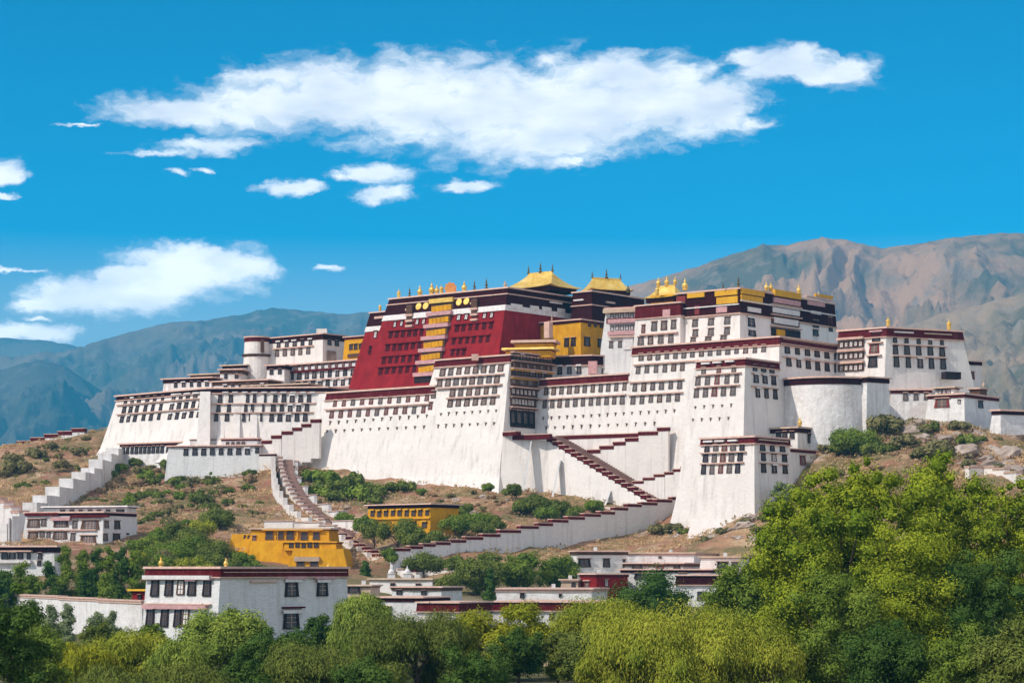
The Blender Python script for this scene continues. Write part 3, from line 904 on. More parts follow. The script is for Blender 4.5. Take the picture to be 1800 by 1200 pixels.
# --- round bastion
def cyl_pts(px, D, r, n=28):
    c = np.array([xp(px, D), D])
    return [c + r * np.array([math.cos(2 * math.pi * i / n), math.sin(2 * math.pi * i / n)]) for i in range(n)]
RB = Block(cyl_pts(1449, 829, 16.6, 44), zp(661, 813), 44, .07)
B = Bld('bastion', 'plain round white bastion below the eastern block', 'bastion', (xp(1449, 829), 829, 44))
B.wall(RB, ROUGHWHITE, 44, RB.zt - .3); B.cornice(RB, band=2.2, cap=.6, bm=DARKMAROON, ledge=0)
RW = blk((1524, 661, 815), 1500, 1562, zb=44, B=34, bf=.05, bs=.03)
B.wall(RW, ROUGHWHITE, RW.zb, RW.zt - .3, name='flank_wall'); B.cornice(RW, band=1.6, cap=.5, bm=DARKMAROON, ledge=0)

# --- front lower tower with its rear house
L5 = blk((1326, 765, 770), 1233, 1388, zb=24, bf=.10, bs=.07, be=.07)
B = Bld('gate_tower', 'small white tower with three window rows at the foot of the great front', 'tower', base_of(L5))
B.wall(L5, WHITE, L5.zb, L5.zt - .3, flare=(10, 1.0)); B.cornice(L5, band=1.9, cap=.6)
f, s = L5.front, L5.side
st5 = ['dark', 'pale', 'red', 'pale', 'dark']
B.row(f, 1243, 788, 1304, 785, 5, 9, 12, st5); B.row(f, 1240, 806, 1301, 803, 5, 9, 14, st5); B.row(f, 1237, 825, 1297, 823, 5, 9, 16, st5)
B.band(f, 1232, 796.5, 1312, 793.5, 2, .9, PINKSTONE); B.band(f, 1232, 815, 1308, 812.5, 2, .7, PINKSTONE)
for a in (1247, 1267, 1290): B.band(f, a - 8, 775.5 - (a - 1265) * .04, a + 8, 774.5 - (a - 1265) * .04, 3.2, 1.2, CLOTH, 'awning')
B.row(s, 1340, 786, 1375, 788, 3, 8.5, 12, 'dark'); B.row(s, 1342, 803, 1379, 805, 3, 8.5, 13, ['dark', 'cream', 'dark']); B.row(s, 1342, 823, 1380, 825, 3, 8, 15, 'dark')
B.band(s, 1334, 794.5, 1384, 797, 1.8, .6, PINKSTONE); B.band(s, 1334, 813, 1384, 815.5, 1.8, .6, PINKSTONE)
B.band(s, 1332, 773, 1382, 775.5, 2, 1, TAN, 'awning')
N5 = blk((1388, 787, 793), 1380, 1433, zb=30, bf=.05, bs=.10)
B2 = Bld('house', 'low white annex with one brown window beside the gate tower', 'house', base_of(N5))
B2.wall(N5, WHITE, N5.zb, N5.zt - .3); B2.cornice(N5, band=.9, cap=.4, ledge=0)
B2.row(N5.side, 1411, 809, 1412, 809, 1, 11, 17, 'red')
N6 = blk((1402, 749, 806), 1336, 1438, zb=35, bf=.03, bs=.03)
B3 = Bld('house', 'dark eaved rooftop house behind the gate tower', 'house', base_of(N6))
B3.wall(N6, WHITE, N6.zb, N6.zt - .3); B3.cornice(N6, band=1.5, cap=.6, cm=TAN, bm=DARKMAROON, ledge=0)
B3.row(N6.front, 1368, 766, 1392, 764, 3, 9, 13, 'dark'); B3.row(N6.side, 1423, 770, 1424, 770, 1, 6, 17, 'dark'); B3.row(N6.side, 1432, 770, 1433, 770, 1, 5, 14, 'dark')
B3.finial(1406, 748, 806, 16, 'jar', GOLD)

# --- eastern lower houses
H8 = blk((1695, 690, 822), 1632, 1755, zb=50, bf=.08, bs=.06)
B = Bld('house', 'long low white house with wavy maroon eave on the rocks', 'house', base_of(H8))
B.wall(H8, ROUGHWHITE, H8.zb, H8.zt - .3, flare=(10, 2)); B.cornice(H8, band=1.0, cap=.6, ledge=0)
f, s = H8.front, H8.side
B.row(f, 1656, 708, 1657, 708, 1, 26, 15, 'red'); B.row(s, 1724, 711, 1725, 711, 1, 9, 13, 'dark'); B.row(f, 1686, 706, 1687, 706, 1, 5, 7, 'cream')
m = MB()
H8b = blk((1636, 683, 834), 1567, None, A=8, zb=52, bf=.08, bs=.05, depth=14)
B.wall(H8b, ROUGHWHITE, H8b.zb, H8b.zt - .3, name='west_wall', flare=(8, 2)); B.cornice(H8b, band=1.0, cap=.5, ledge=0)
B.row(H8b.front, 1592, 695, 1628, 699, 3, 9, 13, 'pale')
H8c = blk((1676, 679, 836), 1644, 1686, zb=70, bf=0, bs=0)
B.wall(H8c, WHITE, H8c.zb, H8c.zt - .2, name='roof_room_wall'); B.cornice(H8c, band=.4, cap=.5, over=1.2, cm=TAN, ledge=0)
B.row(H8c.front, 1652, 688, 1668, 687, 3, 7, 7, 'cream')
H8d = blk((1722, 681, 838), 1704, 1735, zb=70, bf=0, bs=0)
B.wall(H8d, BROWN, H8d.zb, H8d.zt - .2, name='attic_wall'); B.cornice(H8d, band=.3, cap=.5, cm=TAN, ledge=0)
B.finial(1729, 680, 840, 11, 'jar', TAN)
H9 = blk((1758, 719, 812), 1745, 1850, zb=48, B=24, bf=.05, bs=.06)
B = Bld('house', 'plain white house end with dark eave at the hill shoulder', 'house', base_of(H9))
B.wall(H9, ROUGHWHITE, H9.zb, H9.zt - .3); B.cornice(H9, band=1.2, cap=.6, ledge=0, bm=DARKMAROON)

# --- upper white palace with gold hangings
U = blk((1300, 505, 850), 1192, 1466, zb=88, bf=.09, bs=.07, be=.05)
B = Bld('palace_tower', 'topmost white palace hung with yellow cloth under its dark eaves', 'palace', base_of(U))
B.wall(U, WHITE, U.zb, U.zt - .3)
B.cornice(U, band=8.7, cap=.6, bm=DARKMAROON, cm=PINKSTONE, ledge=.4)
f, s = U.front, U.side
B.band(f, 1194, 543.5, 1300, 534.5, 2, .8, CLOTH, 'ledge'); B.band(s, 1301, 536, 1466, 547, 2, .8, CLOTH, 'ledge')
B.band(f, 1259, 516.5, 1298, 513.5, 9, 1.0, GOLDCLOTH, 'curtain'); B.band(f, 1261, 529, 1298, 526.5, 12, .7, GOLDCLOTH, 'curtain'); B.band(f, 1210, 520.5, 1240, 518, 8, .9, GOLDCLOTH, 'curtain')
B.band(s, 1301, 513, 1340, 516.2, 9, 1.0, GOLDCLOTH, 'curtain'); B.band(s, 1301, 525, 1338, 528, 12, .7, GOLDCLOTH, 'curtain')
B.band(s, 1358, 516, 1404, 520, 11, 1.2, GOLDCLOTH, 'curtain'); B.band(s, 1358, 529, 1404, 532.5, 9, .9, PINKCLOTH, 'curtain')
B.band(s, 1357, 546, 1404, 549.5, 9, .5, CLOTH, 'curtain'); B.band(s, 1356, 563, 1404, 566.5, 15, .35, BROWN, 'balcony'); B.band(s, 1359, 564, 1401, 567, 10, .6, CLOTH, 'curtain')
B.band(s, 1354, 554, 1406, 558, 2, 1.2, PINKSTONE); B.band(s, 1354, 574, 1406, 578, 2, 1.2, PINKSTONE); B.band(s, 1353, 536.5, 1406, 540, 2, 1.2, PINKSTONE)
B.band(s, 1356, 584, 1406, 587.5, 14, .3, BLACK, 'balcony'); B.band(s, 1363, 584, 1378, 585, 10, .6, YELLOW, 'curtain')
B.band(s, 1418, 533, 1448, 535.5, 7, .6, PINKCLOTH, 'curtain'); B.band(s, 1424, 549, 1442, 550.5, 5, .5, CLOTH, 'curtain'); B.band(s, 1415, 523, 1462, 526.5, 2, .9, PINKSTONE); B.band(s, 1432, 519.5, 1462, 521.8, 5, .6, GOLDCLOTH, 'curtain')
B.band(s, 1313, 544, 1336, 545.6, 8, .5, CLOTH, 'curtain'); B.band(f, 1260, 545, 1279, 543.8, 10, .5, PINKCLOTH, 'curtain')
B.band(f, 1190, 526, 1206, 525, 10, .5, REDWOOD, 'panel'); B.band(f, 1222, 545, 1230, 544.5, 16, .4, REDWOOD, 'panel')
B.row(s, 1321, 566, 1322, 566, 1, 13, 16, 'plain'); B.row(s, 1322, 585, 1323, 585, 1, 12, 12, 'plain'); B.row(s, 1434, 570, 1435, 570, 1, 9, 12, 'dark'); B.row(s, 1434, 585, 1435, 585, 1, 9, 11, 'dark')
B.row(s, 1459, 564, 1459.5, 564, 1, 7, 13, 'red'); B.row(s, 1460, 579, 1460.5, 579, 1, 7, 8, 'dark')
for y in (567, 585): B.row(f, 1222, y + 1, 1278, y - 4, 3, 10, 13, 'pale', skip=())
B.row(f, 1218, 599, 1272, 592, 3, 10, 9, 'pale')
for (px, h, k, g) in ((1298, 22, 'spire', BRONZE), (1271, 11, 'spire', BRONZE), (1347, 16, 'jar', GOLD), (1355, 16, 'jar', GOLD), (1404, 17, 'jar', GOLD), (1439, 8, 'jar', TAN)):
    d = 851 if px <= 1300 else 851 + (px - 1300) * .17
    B.finial(px, 1000 - (495 * 850 / d) + .5, d + 1.2, h, k, g)
# lower shoulder of that palace
U2 = blk((1196, 530, 863), 1118, 1200, zb=88, bf=.06, bs=.05, be=.05)
B = Bld('palace_wing', 'white shoulder block below the small golden pavilion', 'palace', base_of(U2))
B.wall(U2, WHITE, U2.zb, U2.zt - .3); B.cornice(U2, band=4.6, cap=.5, bm=MAROON, cm=PINKSTONE)
f = U2.front
B.row(f, 1150, 574, 1184, 570, 3, 10, 16, ['pale', 'grid', 'pale']); B.row(f, 1126, 602, 1179, 592, 4, 10, 15, 'pale'); B.row(f, 1131, 578, 1132, 578, 1, 7, 14, 'red')
B.band(f, 1126, 591, 1192, 582, 2.4, 1.0, PINKSTONE); B.band(f, 1166, 551, 1179, 550, 13, .5, PINKCLOTH, 'curtain')
rq = pagoda(B, xp(1172, 885), 885, zp(525, 885), 15.5, 10, 4.4, 141, ridge=.5)
for q, hh in zip(rq, (3.2, 3.8, 3.6)): at_world(B, q, hh, 'jar', GOLD)
B.finial(1155, 518, 880, 17, 'banner', GOLD); B.finial(1204, 510, 872, 22, 'jar', GOLD)
m = MB(); c = P(1172, 532, 884); B.part('pavilion', (m.box(c, (.777, -.629, 0), (.629, .777, 0), (0, 0, 1), 5.2, 3.2, 2.6), m)[1], YELLOW)

# --- crimson palace
C = blk((893, 504, 913), 686, 1012, zb=70, bf=.28, bs=.06, be=.22)
B = Bld('palace_tower', 'crimson central palace with gilded roofs and a column of yellow balconies', 'palace', base_of(C))
B.wall(C, REDWALL, C.zb, C.zt - .3)
B.cornice(C, band=6.6, cap=.6, bm=DARKMAROON, cm=PINKSTONE, ledge=0)
mb = MB(); mb.rings([C.ring(C.zt - 9.4, .18), C.ring(C.zt - 7.2, .18)]); B.part('white_frieze', mb, CLOTH)
mb = MB(); mb.rings([C.ring(C.zt - 3.0, .55), C.ring(C.zt - 2.6, .55)]); B.part('trim', mb, PINKSTONE)
f, s = C.front, C.side
for (a, y0, b2, y1) in ((681, 583, 746, 574), (676, 605, 742, 598), (669, 627, 737, 620), (663, 646, 733, 639), (797, 572, 868, 562), (792, 594, 862, 586), (790, 614, 820, 610)):
    B.band(f, a, y0, b2, y1, 2.4, .55, DARKMAROON if y0 == 0 else REDWALL)
    n = 6 if a < 700 else (6 if b2 > 840 else 3)
    B.row(f, a + 5, y0 + 8.2, b2 - 5, y1 + 8.2, n, 6, 10.5, 'crimson')
B.row(f, 694, 570, 706, 568.5, 2, 6, 10, 'curtain'); B.row(f, 733, 566, 745, 564.5, 2, 6, 10, 'curtain'); B.row(f, 806, 558, 820, 556, 2, 7, 10, 'curtain'); B.row(f, 852, 555, 864, 553.5, 2, 7, 10, 'curtain')
for k in range(6):
    y = 541 + k * 21.3; xl, xr = 757 - k * 4.6, 799 - k * 5.0
    B.band(f, xl + 2, y + 2.5, xr - 1, y - 2.5, 12.5, .5, BROWN, 'balcony')
    for q in range(5):
        u0 = xl + 4 + (xr - xl - 7) * q / 5; B.band(f, u0, y + 3.2 - q, u0 + (xr - xl) * .155, y + 2.4 - q, 9.5, .95, YELLOW, 'curtain')
    B.band(f, xl - 4, y + 12.8, xr - 2, y + 7.6, 6.6, 1.7, PINKCLOTH, 'ledge')
B.band(f, 758, 531, 800, 526, 8, 1.6, GOLD, 'valance'); B.band(f, 729, 668, 757, 664, 13, .5, BLACK, 'balcony')
for px, py in ((737, 539), (749.5, 538), (808, 531.5), (821, 530)):
    c = f.hit(px, py); fm = MB(); n = 16; r = 1.45
    ring = [c + f.h * r * math.cos(2 * math.pi * i / n) + f.v * r * math.sin(2 * math.pi * i / n) for i in range(n)]
    fm.rings([[q + f.n * .1 for q in ring], [q + f.n * .55 for q in ring]]); B.part('medallion', fm, GOLD)
for px, py, h, w in ((721, 556, 40, 10), (835, 545, 40, 10)):
    B.band(f, px - w / 2, py + .5, px + w / 2, py - .5, h, .7, BROWN, 'balcony')
    for dy in (-12, -2, 8, 17): B.band(f, px - w / 2 - 1, py + dy + .6, px + w / 2 + 1, py + dy - .6, 3.6, 1.1, PINKSTONE if dy != -12 else TAN, 'ledge')
B.row(f, 708, 542, 709, 542, 1, 6, 5, 'curtain'); B.row(f, 848, 527, 870, 525, 3, 4, 4.5, 'curtain')
for a, b2 in ((897, 917), (931, 946), (952, 968), (979, 992)): B.band(s, a, 537 + (a - 893) * .1, b2, 537 + (b2 - 893) * .1, 8, .45, CLOTH, 'curtain')
B.band(s, 965, 531, 986, 533.5, 3, .8, CLOTH, 'awning'); B.row(s, 914, 525, 925, 526, 2, 5, 4, 'curtain')
# second roof block behind and the step in the west
C2 = blk((1040, 510, 928), 1008, 1131, zb=80, bf=.03, bs=.03)
B.wall(C2, DARKMAROON, C2.zb, C2.zt - .3, name='east_wall'); B.cornice(C2, band=5, cap=.6, bm=DARKMAROON, cm=PINKSTONE, ledge=.4)
B.band(C2.front, 1010, 529, 1027, 526, 2.5, .8, CLOTH, 'awning'); B.band(C2.side, 1064, 531, 1078, 533, 3, 1, PINKSTONE, 'awning')
C3 = blk((693, 545, 958), 652, 720, zb=78, bf=.22, bs=.02, be=.2)
B.wall(C3, REDWALL, C3.zb, C3.zt - .3, name='west_wall'); B.cornice(C3, band=5.5, cap=.5, bm=DARKMAROON, cm=PINKSTONE, ledge=0)
mb = MB(); mb.rings([C3.ring(C3.zt - 8.2, .2), C3.ring(C3.zt - 6.1, .2)]); B.part('white_frieze', mb, CLOTH)
B.row(C3.front, 660, 588, 661, 588, 1, 6, 12, 'curtain'); B.band(C3.front, 660, 559, 676, 557, 4, .8, PINKSTONE, 'awning'); B.row(C3.front, 650, 616, 651, 616, 1, 5, 14, 'crimson')
rq = pagoda(B, xp(950, 945), 945, zp(510, 945), 27, 21, 6.6, 141, ridge=.46)
for q, hh in zip(rq, (3.2, 4.4, 3.6)): at_world(B, q, hh, 'spire', BRONZE)
rq = pagoda(B, xp(1066, 950), 950, zp(513, 950), 19, 13, 5.0, 141 + 60, ridge=.66)
for q, hh in zip(rq, (2.4, 4.2, 2.8)): at_world(B, q, hh, 'spire', BRONZE)
B.finial(1104, 514, 945, 14, 'jar', BRONZE)
for px, h, k, g in ((701, 16, 'banner', GOLD), (720, 18, 'spire', BRONZE), (738, 19, 'jar', GOLD), (759, 22, 'jar', GOLD), (768, 17, 'jar', GOLD), (776, 17, 'banner', GOLD), (816, 19, 'jar', GOLD), (834, 19, 'spire', BRONZE), (855, 21, 'spire', BRONZE), (888, 13, 'jar', TAN)):
    d = 913 + (893 - px) * .185
    B.finial(px, 1000 - 496 * 913 / d + .5, d + 1.5, h, k, g)
B.finial(792, 528, 934, 32, 'disc', ORANGE)
B.finial(668, 546, 968, 13, 'banner', GOLD)

# --- yellow chapel between, and the pavilion on the gallery
Y = blk((1021, 560, 915), 926, 1078, zb=78, bf=.04, bs=.03)
B = Bld('chapel', 'bright yellow chapel between the crimson palace and the white palace', 'chapel', base_of(Y))
B.wall(Y, YELLOW, Y.zb, Y.zt - .3); B.cornice(Y, band=.9, cap=.5, over=1.0, ledge=0)
B.row(Y.front, 996, 602, 1008, 601, 2, 8, 14, 'dark'); B.row(Y.side, 1032, 601, 1056, 603, 2, 10, 15, 'dark'); B.row(Y.side, 1036, 571, 1057, 573, 3, 5, 6, 'dark')
m = MB(); c = P(964, 580, 912); B.part('chimney', (m.box(c, (.777, -.629, 0), (.629, .777, 0), (0, 0, 1), 1.3, 1.2, 3.2), m)[1], PINKSTONE)
B.finial(970, 562, 912, 10, 'spire', TAN)
K = blk((968, 610, 888), 890, None, A=12, zb=zp(627, 888), bf=0, bs=0, depth=9)
B = Bld('pavilion', 'small yellow rooftop pavilion above the timber gallery', 'pavilion', base_of(K))
B.wall(K, YELLOW, K.zb, K.zt - .3); B.cornice(K, band=.4, cap=.8, over=1.6, cm=GOLD, ledge=0)
K2 = blk((972, 597, 897), 905, None, A=10, zb=zp(622, 897), bf=0, bs=0, depth=9)
B.wall(K2, YELLOW, K2.zb, K2.zt - .3, name='upper_wall'); B.cornice(K2, band=.3, cap=1.0, over=1.4, cm=PINKSTONE, ledge=0)

# --- dark banded court range under the chapel
Q = blk((1040, 623, 897), 962, 1112, zb=70, A=20, B=30, bf=.03, bs=.03)
B = Bld('house', 'low white range with broad dark frieze under the yellow chapel', 'palace', base_of(Q))
B.wall(Q, GREYWHITE, Q.zb, Q.zt - .3); B.cornice(Q, band=3.4, cap=.5, bm=DARKMAROON)
B.row(Q.front, 984, 651, 1018, 649, 3, 8, 15, 'plain'); B.band(Q.front, 1035, 646, 1050, 645.5, 22, .8, PINKCLOTH, 'panel'); B.row(Q.side, 1062, 651, 1085, 653, 2, 9, 12, 'plain')
# --- pink balcony range
V = blk((1145, 538, 893), 1065, None, A=22, zb=80, bf=.05, bs=.02, depth=15)
B = Bld('palace_wing', 'pink balconied range stepping up to the topmost white palace', 'palace', base_of(V))
B.wall(V, GREYWHITE, V.zb, V.zt - .3); B.cornice(V, band=1, cap=.5, ledge=0)
f = V.front
B.band(f, 1062, 550, 1122, 543, 6.5, 1.6, TAN, 'awning')
for k, y in enumerate((556, 577)):
    B.row(f, 1076, y + 1, 1120, y - 3, 6, 6, 8, 'cream'); B.band(f, 1070, y + 10.5, 1121, y + 6, 7, 1.3, PINKCLOTH, 'balcony')
B.band(f, 1066, 566, 1121, 560, 9, .2, MAROON, 'panel'); B.band(f, 1068, 546, 1121, 541, 10, .15, MAROON, 'panel'); B.band(f, 1072, 594, 1120, 589, 3, 1.2, PINKSTONE); B.row(f, 1074, 606, 1090, 604.5, 2, 7, 12, 'pale'); B.band(f, 1096, 604, 1113, 602, 22, .4, CLOTH, 'panel')

# --- western ranges
WW = Block([[xp(575, 945), 945], [xp(575, 945) + 14, 968], [xp(207, 994) + 26, 1022], [xp(207, 994), 994], [xp(365, 951), 951]], zp(679, 945), 58, [.05, .05, .22, .24, .20])
B = Bld('palace_wing', 'western white palace wing with buttresses and slanting dark window columns', 'palace', base_of(WW))
B.wall(WW, WHITE, 58, WW.zt - .3, flare=(12, 2)); B.cornice(WW, band=1.6, cap=.6, bm=DARKMAROON, over=1.2)
fa, fb = WW.face(3), WW.face(4)
for y0, y1, h in ((706, 701, 12), (721, 717, 12), (737, 735, 11)):
    d = (y0 - 706) * .22
    B.row(fa, 221 - d, y0, 244 - d, y0 - 2, 3, 6, h, 'dark'); B.row(fa, 259 - d, y0 - 3, 272 - d, y0 - 4, 2, 6, h, 'dark'); B.row(fa, 286 - d, y0 - 5, 287 - d, y0 - 5, 1, 5, h, 'dark')
    B.row(fa, 305 - d, y0 - 5, 356 - d, y1 - 7, 5, 6.5, h, 'dark')
for a, c in ((713, 698), (729, 716)):
    B.band(fa, 206, a, 362, c, 1.8, .8, PINKSTONE)
for y, h in ((701, 14), (718, 14), (734, 13)):
    d = (y - 701) * .2
    B.row(fb, 387 - d, y, 406 - d, y, 2, 7.5, h, 'dark'); B.row(fb, 435 - d, y, 447 - d, y, 2, 6, h, 'dark'); B.row(fb, 484 - d, y, 543 - d, y, 5, 8, h, 'dark'); B.row(fb, 466 - d, y, 467 - d, y, 1, 4, h, 'dark')
for y in (709.5, 725.5): B.band(fb, 372, y, 556, y - 1.0, 1.8, .7, PINKSTONE)
for px, w, zt_ in ((361, 5.0, 692), (389, 3.0, 742), (417, 3.0, 720), (447, 3.2, 712)):
    D0 = 948; c = np.array([xp(px, D0), D0 - 1.0]); zt = zp(zt_ - 4, D0)
    m = MB(); r = []
    for z, o, ww in ((56, 8.5, w * 1.15), (zt - 6, .8 + (zt - 62) * .02, w * .9), (zt, -.8, w * .8)):
        r.append([(c[0] - ww / 2, c[1] - o, z), (c[0] + ww / 2, c[1] - o, z), (c[0] + ww / 2, c[1] + 6, z), (c[0] - ww / 2, c[1] + 6, z)])
    m.rings(r); B.part('buttress', m, WHITE)
for px in range(392, 560, 17): B.band(fb, px, 689.5, px + 10, 689.4, 2.2, 1.0, CLOTH, 'awning')
for px in (310, 326, 342): B.band(fa, px, 693 - (px - 310) * .06, px + 11, 692.2 - (px - 310) * .06, 2.2, 1.0, CLOTH, 'awning')

WM = blk((652, 629, 962), 478, None, zb=64, bf=.08, bs=.03, depth=18)
B = Bld('palace_wing', 'pinkish middle range of close set windows beside the crimson palace', 'palace', base_of(WM))
B.wall(WM, GREYWHITE, WM.zb, WM.zt - .3); B.cornice(WM, band=.7, cap=.6, ledge=0, over=1.0)
f = WM.front
B.row(f, 486, 650, 640, 638, 14, 5, 6, 'red'); B.row(f, 487, 662, 634, 654, 12, 7, 13, 'dark'); B.row(f, 485, 678, 630, 671, 12, 7, 12, 'dark')
B.band(f, 482, 655.5, 650, 644.5, 4, .9, MAROON); B.band(f, 480, 671, 645, 662.5, 1.8, .9, PINKSTONE); B.band(f, 480, 686, 640, 679, 2, 1, PINKSTONE)

UL = blk((568, 585, 985), 474, 611, zb=92, bf=.06, bs=.04)
B = Bld('palace_wing', 'upper long white block with ten slim windows on the western crest', 'palace', base_of(UL))
B.wall(UL, WHITE, UL.zb, UL.zt - .3); B.cornice(UL, band=2.2, cap=.5, bm=DARKMAROON, ledge=0)
B.row(UL.front, 490, 606, 546, 601, 5, 6.5, 11, 'dark'); B.row(UL.front, 487, 621, 542, 616, 5, 7, 12, 'pale'); B.band(UL.front, 480, 613.5, 552, 607.5, 2, .8, PINKSTONE)
B.row(UL.side, 579, 602, 592, 603, 2, 7, 10, 'dark'); B.band(UL.side, 575, 626, 590, 627, 20, .4, STONE, 'panel')
m = MB(); m.box(P(566, 584, 1000), (1, 0, 0), (0, 1, 0), (0, 0, 1), 2.2, 2, 1.4); B.part('roof_hut', m, WHITE)
RT = Block(cyl_pts(452, 1006, 5.4, 26), zp(590, 1000), 84, .05)
B = Bld('tower', 'round white turret with maroon collar on the western crest', 'tower', (xp(452, 1006), 1006, 84))
B.wall(RT, WHITE, 84, RT.zt - .3, flare=(10, 2.2)); B.cornice(RT, band=1.7, cap=.6, bm=MAROON, ledge=0, over=.5)
mb = MB(); mb.rings([RT.ring(zp(626, 1000), .1), RT.ring(zp(621.5, 1000), 1.0)]); B.part('collar', mb, BROWN)
mb = MB(); mb.box(P(461, 608, 1000.2), (1, .2, 0), (-.2, 1, 0), (0, 0, 1), .7, 1.2, 2.6); B.part('slit', mb, BROWN)
YS = blk((640, 589, 975), 606, 652, zb=84, bf=.02, bs=.02)
B = Bld('house', 'little yellow house wedged against the crimson palace', 'house', base_of(YS))
B.wall(YS, YELLOW, YS.zb, YS.zt - .3); B.cornice(YS, band=.9, cap=.4, ledge=0)
B.row(YS.front, 617, 609, 634, 608, 3, 6, 12, 'ochre'); B.band(YS.front, 612, 625, 636, 624, 6, .5, BROWN, 'balcony')

# stepped terraces of the western crest
TERR = [
    ((372, 662, 985), 288, 400, 10, 'lowest stepped terrace house with tan roof on the western crest'),
    ((402, 655, 992), 336, 430, 10, 'second stepped terrace house with brown eave on the western crest'),
    ((424, 648, 990), 388, 470, 12, 'stepped terrace house with pale timber railing below the turret'),
    ((432, 640, 1000), 392, 450, 10, 'small dark eaved terrace house at the foot of the turret'),
    ((470, 666, 975), 372, 500, 9, 'long brown roofed terrace house above the western wing'),
    ((540, 673, 968), 430, 600, 9, 'low pink roofed terrace above the window columns'),
    ((500, 640, 985), 470, 520, 12, 'dark porch terrace house beside the turret base'),
]
for k, (c, l, r, d, lab) in enumerate(TERR):
    b = blk(c, l, r, A=24 if k not in (2,) else 8, zb=66, bf=.03, bs=.02)
    B = Bld('terrace_house', lab, 'house', base_of(b))
    B.wall(b, GREYWHITE if k % 2 else ROUGHWHITE, b.zb, b.zt - .3); B.cornice(b, band=1.0 if k % 2 else 1.5, cap=.5, over=1.2, cm=TAN if k % 2 else PINKSTONE, bm=BROWN if k % 3 else DARKMAROON, ledge=0)
    px = c[0]
    B.row(b.front, l + (px - l) * .25, c[1] + 14, px - 8, c[1] + 12, max(2, int((px - l) / 16)), 6, 9, 'dark')
    if k == 2:
        B.band(b.front, 420 - 5, c[1] + 10, px + 2, c[1] + 9.5, 1.4, 1.4, WOOD, 'railing')

# --- western outworks at the foot of the wing
O1 = blk((320, 775, 955), 212, None, A=30, zb=46, bf=.12, bs=.02, be=.1, depth=14)
B = Bld('house', 'low white outwork with nine slanting windows beside the stepped wall', 'outwork', base_of(O1))
B.wall(O1, ROUGHWHITE, O1.zb, O1.zt - .3, flare=(8, 1)); B.cornice(O1, band=1.0, cap=.6, over=1.0, ledge=0)
B.row(O1.front, 217, 792, 285, 790, 10, 5.5, 12, 'dark'); B.row(O1.front, 297, 790, 298, 790, 1, 9, 12, 'dark')
O2 = blk((458, 781, 930), 296, None, A=12, zb=44, bf=.06, bs=.02, depth=14)
B = Bld('house', 'long white outwork with eight square windows under the western wing', 'outwork', base_of(O2))
B.wall(O2, GREYWHITE, O2.zb, O2.zt - .3); B.cornice(O2, band=.35, cap=.5, ledge=0)
B.row(O2.front, 327, 793, 435, 794, 8, 8.5, 12, 'dark'); B.row(O2.front, 452, 791, 453, 791, 1, 8, 10, 'dark')
O3 = blk((452, 769, 940), 390, 475, A=10, zb=50, bf=.02, bs=.02)
B = Bld('house', 'pink roofed upper room set back on the long white outwork', 'house', base_of(O3))
B.wall(O3, GREYWHITE, O3.zb, O3.zt - .3); B.cornice(O3, band=.6, cap=.5, ledge=0)
B.row(O3.front, 400, 779, 428, 779, 4, 6, 5, 'pale')
O4 = blk((388, 771, 945), 334, None, A=10, zb=50, bf=.02, bs=.02, depth=10)
B = Bld('house', 'plain flat parapet room beside the pink roofed upper room', 'house', base_of(O4))
B.wall(O4, GREYWHITE, O4.zb, O4.zt - .3); B.cornice(O4, band=.2, cap=.3, over=.3, ledge=0, cm=STONE)
O5 = blk((275, 754, 975), 236, 300, A=30, zb=46, bf=.35, bs=.45, be=.45)
B = Bld('outwork', 'small sloping grey white outwork mound behind the nine windowed house', 'outwork', base_of(O5))
B.wall(O5, ROUGHWHITE, O5.zb, O5.zt)
# ------------------------------------------------------------------ stepped walls and stairs
def capped_wall(name, label, cat, pts, n=None, thick=1.5, cap=1.0, drop=9.0, wm=None, cm=None, group=None, capm2=True, over=.35, floor=None):
    """stepped wall along pts (px, py, D): level pieces, each with its own coping"""
    wm = wm or WHITE; cm = cm or MAROON
    q = [P(*p) for p in pts]
    if n:
        seg = [np.linalg.norm((q[i + 1] - q[i])[:2]) for i in range(len(q) - 1)]; cum = np.concatenate([[0], np.cumsum(seg)])
        q = [np.array([np.interp(t, cum, [w[k] for w in q]) for k in range(3)]) for t in np.linspace(0, cum[-1], n + 1)]
    base = min(w[2] for w in q) - drop
    B = Bld(name, label, cat, (q[0][0], q[0][1], base), group)
    mb = MB(); u = np.array([0, 0, 1.0])
    for i in range(len(q) - 1):
        a, b = q[i].copy(), q[i + 1].copy()
        top = max(a[2], b[2]) if abs(a[2] - b[2]) > .4 else (a[2] + b[2]) / 2
        d = (b - a)[:2]; d = d / np.linalg.norm(d); d3 = np.array([d[0], d[1], 0]); n3 = np.array([-d[1], d[0], 0])
        lo = min(a[2], b[2]) - drop if floor is None else floor
        w = thick / 2
        a0, b0 = np.array([a[0], a[1], 0]), np.array([b[0], b[1], 0])
        def pr(w_, z0, z1, e):
            A, Bq = a0 - d3 * e, b0 + d3 * e
            return [A - n3 * w_ + u * z0, Bq - n3 * w_ + u * z0, Bq + n3 * w_ + u * z0, A + n3 * w_ + u * z0, A - n3 * w_ + u * z1, Bq - n3 * w_ + u * z1, Bq + n3 * w_ + u * z1, A + n3 * w_ + u * z1]
        mb.box8(pr(w, lo, top - cap, 0.0))
        if cap > 0:
            cb = MB(); e = .18
            cb.box8(pr(w + over * .55, top - cap, top - .3, e), 0)
            cb.box8(pr(w + over, top - .3, top, e + .1), 1)
            B.part('coping', cb, [cm, PINKSTONE if capm2 else cm])
    B.part('wall', mb, wm)
    return B


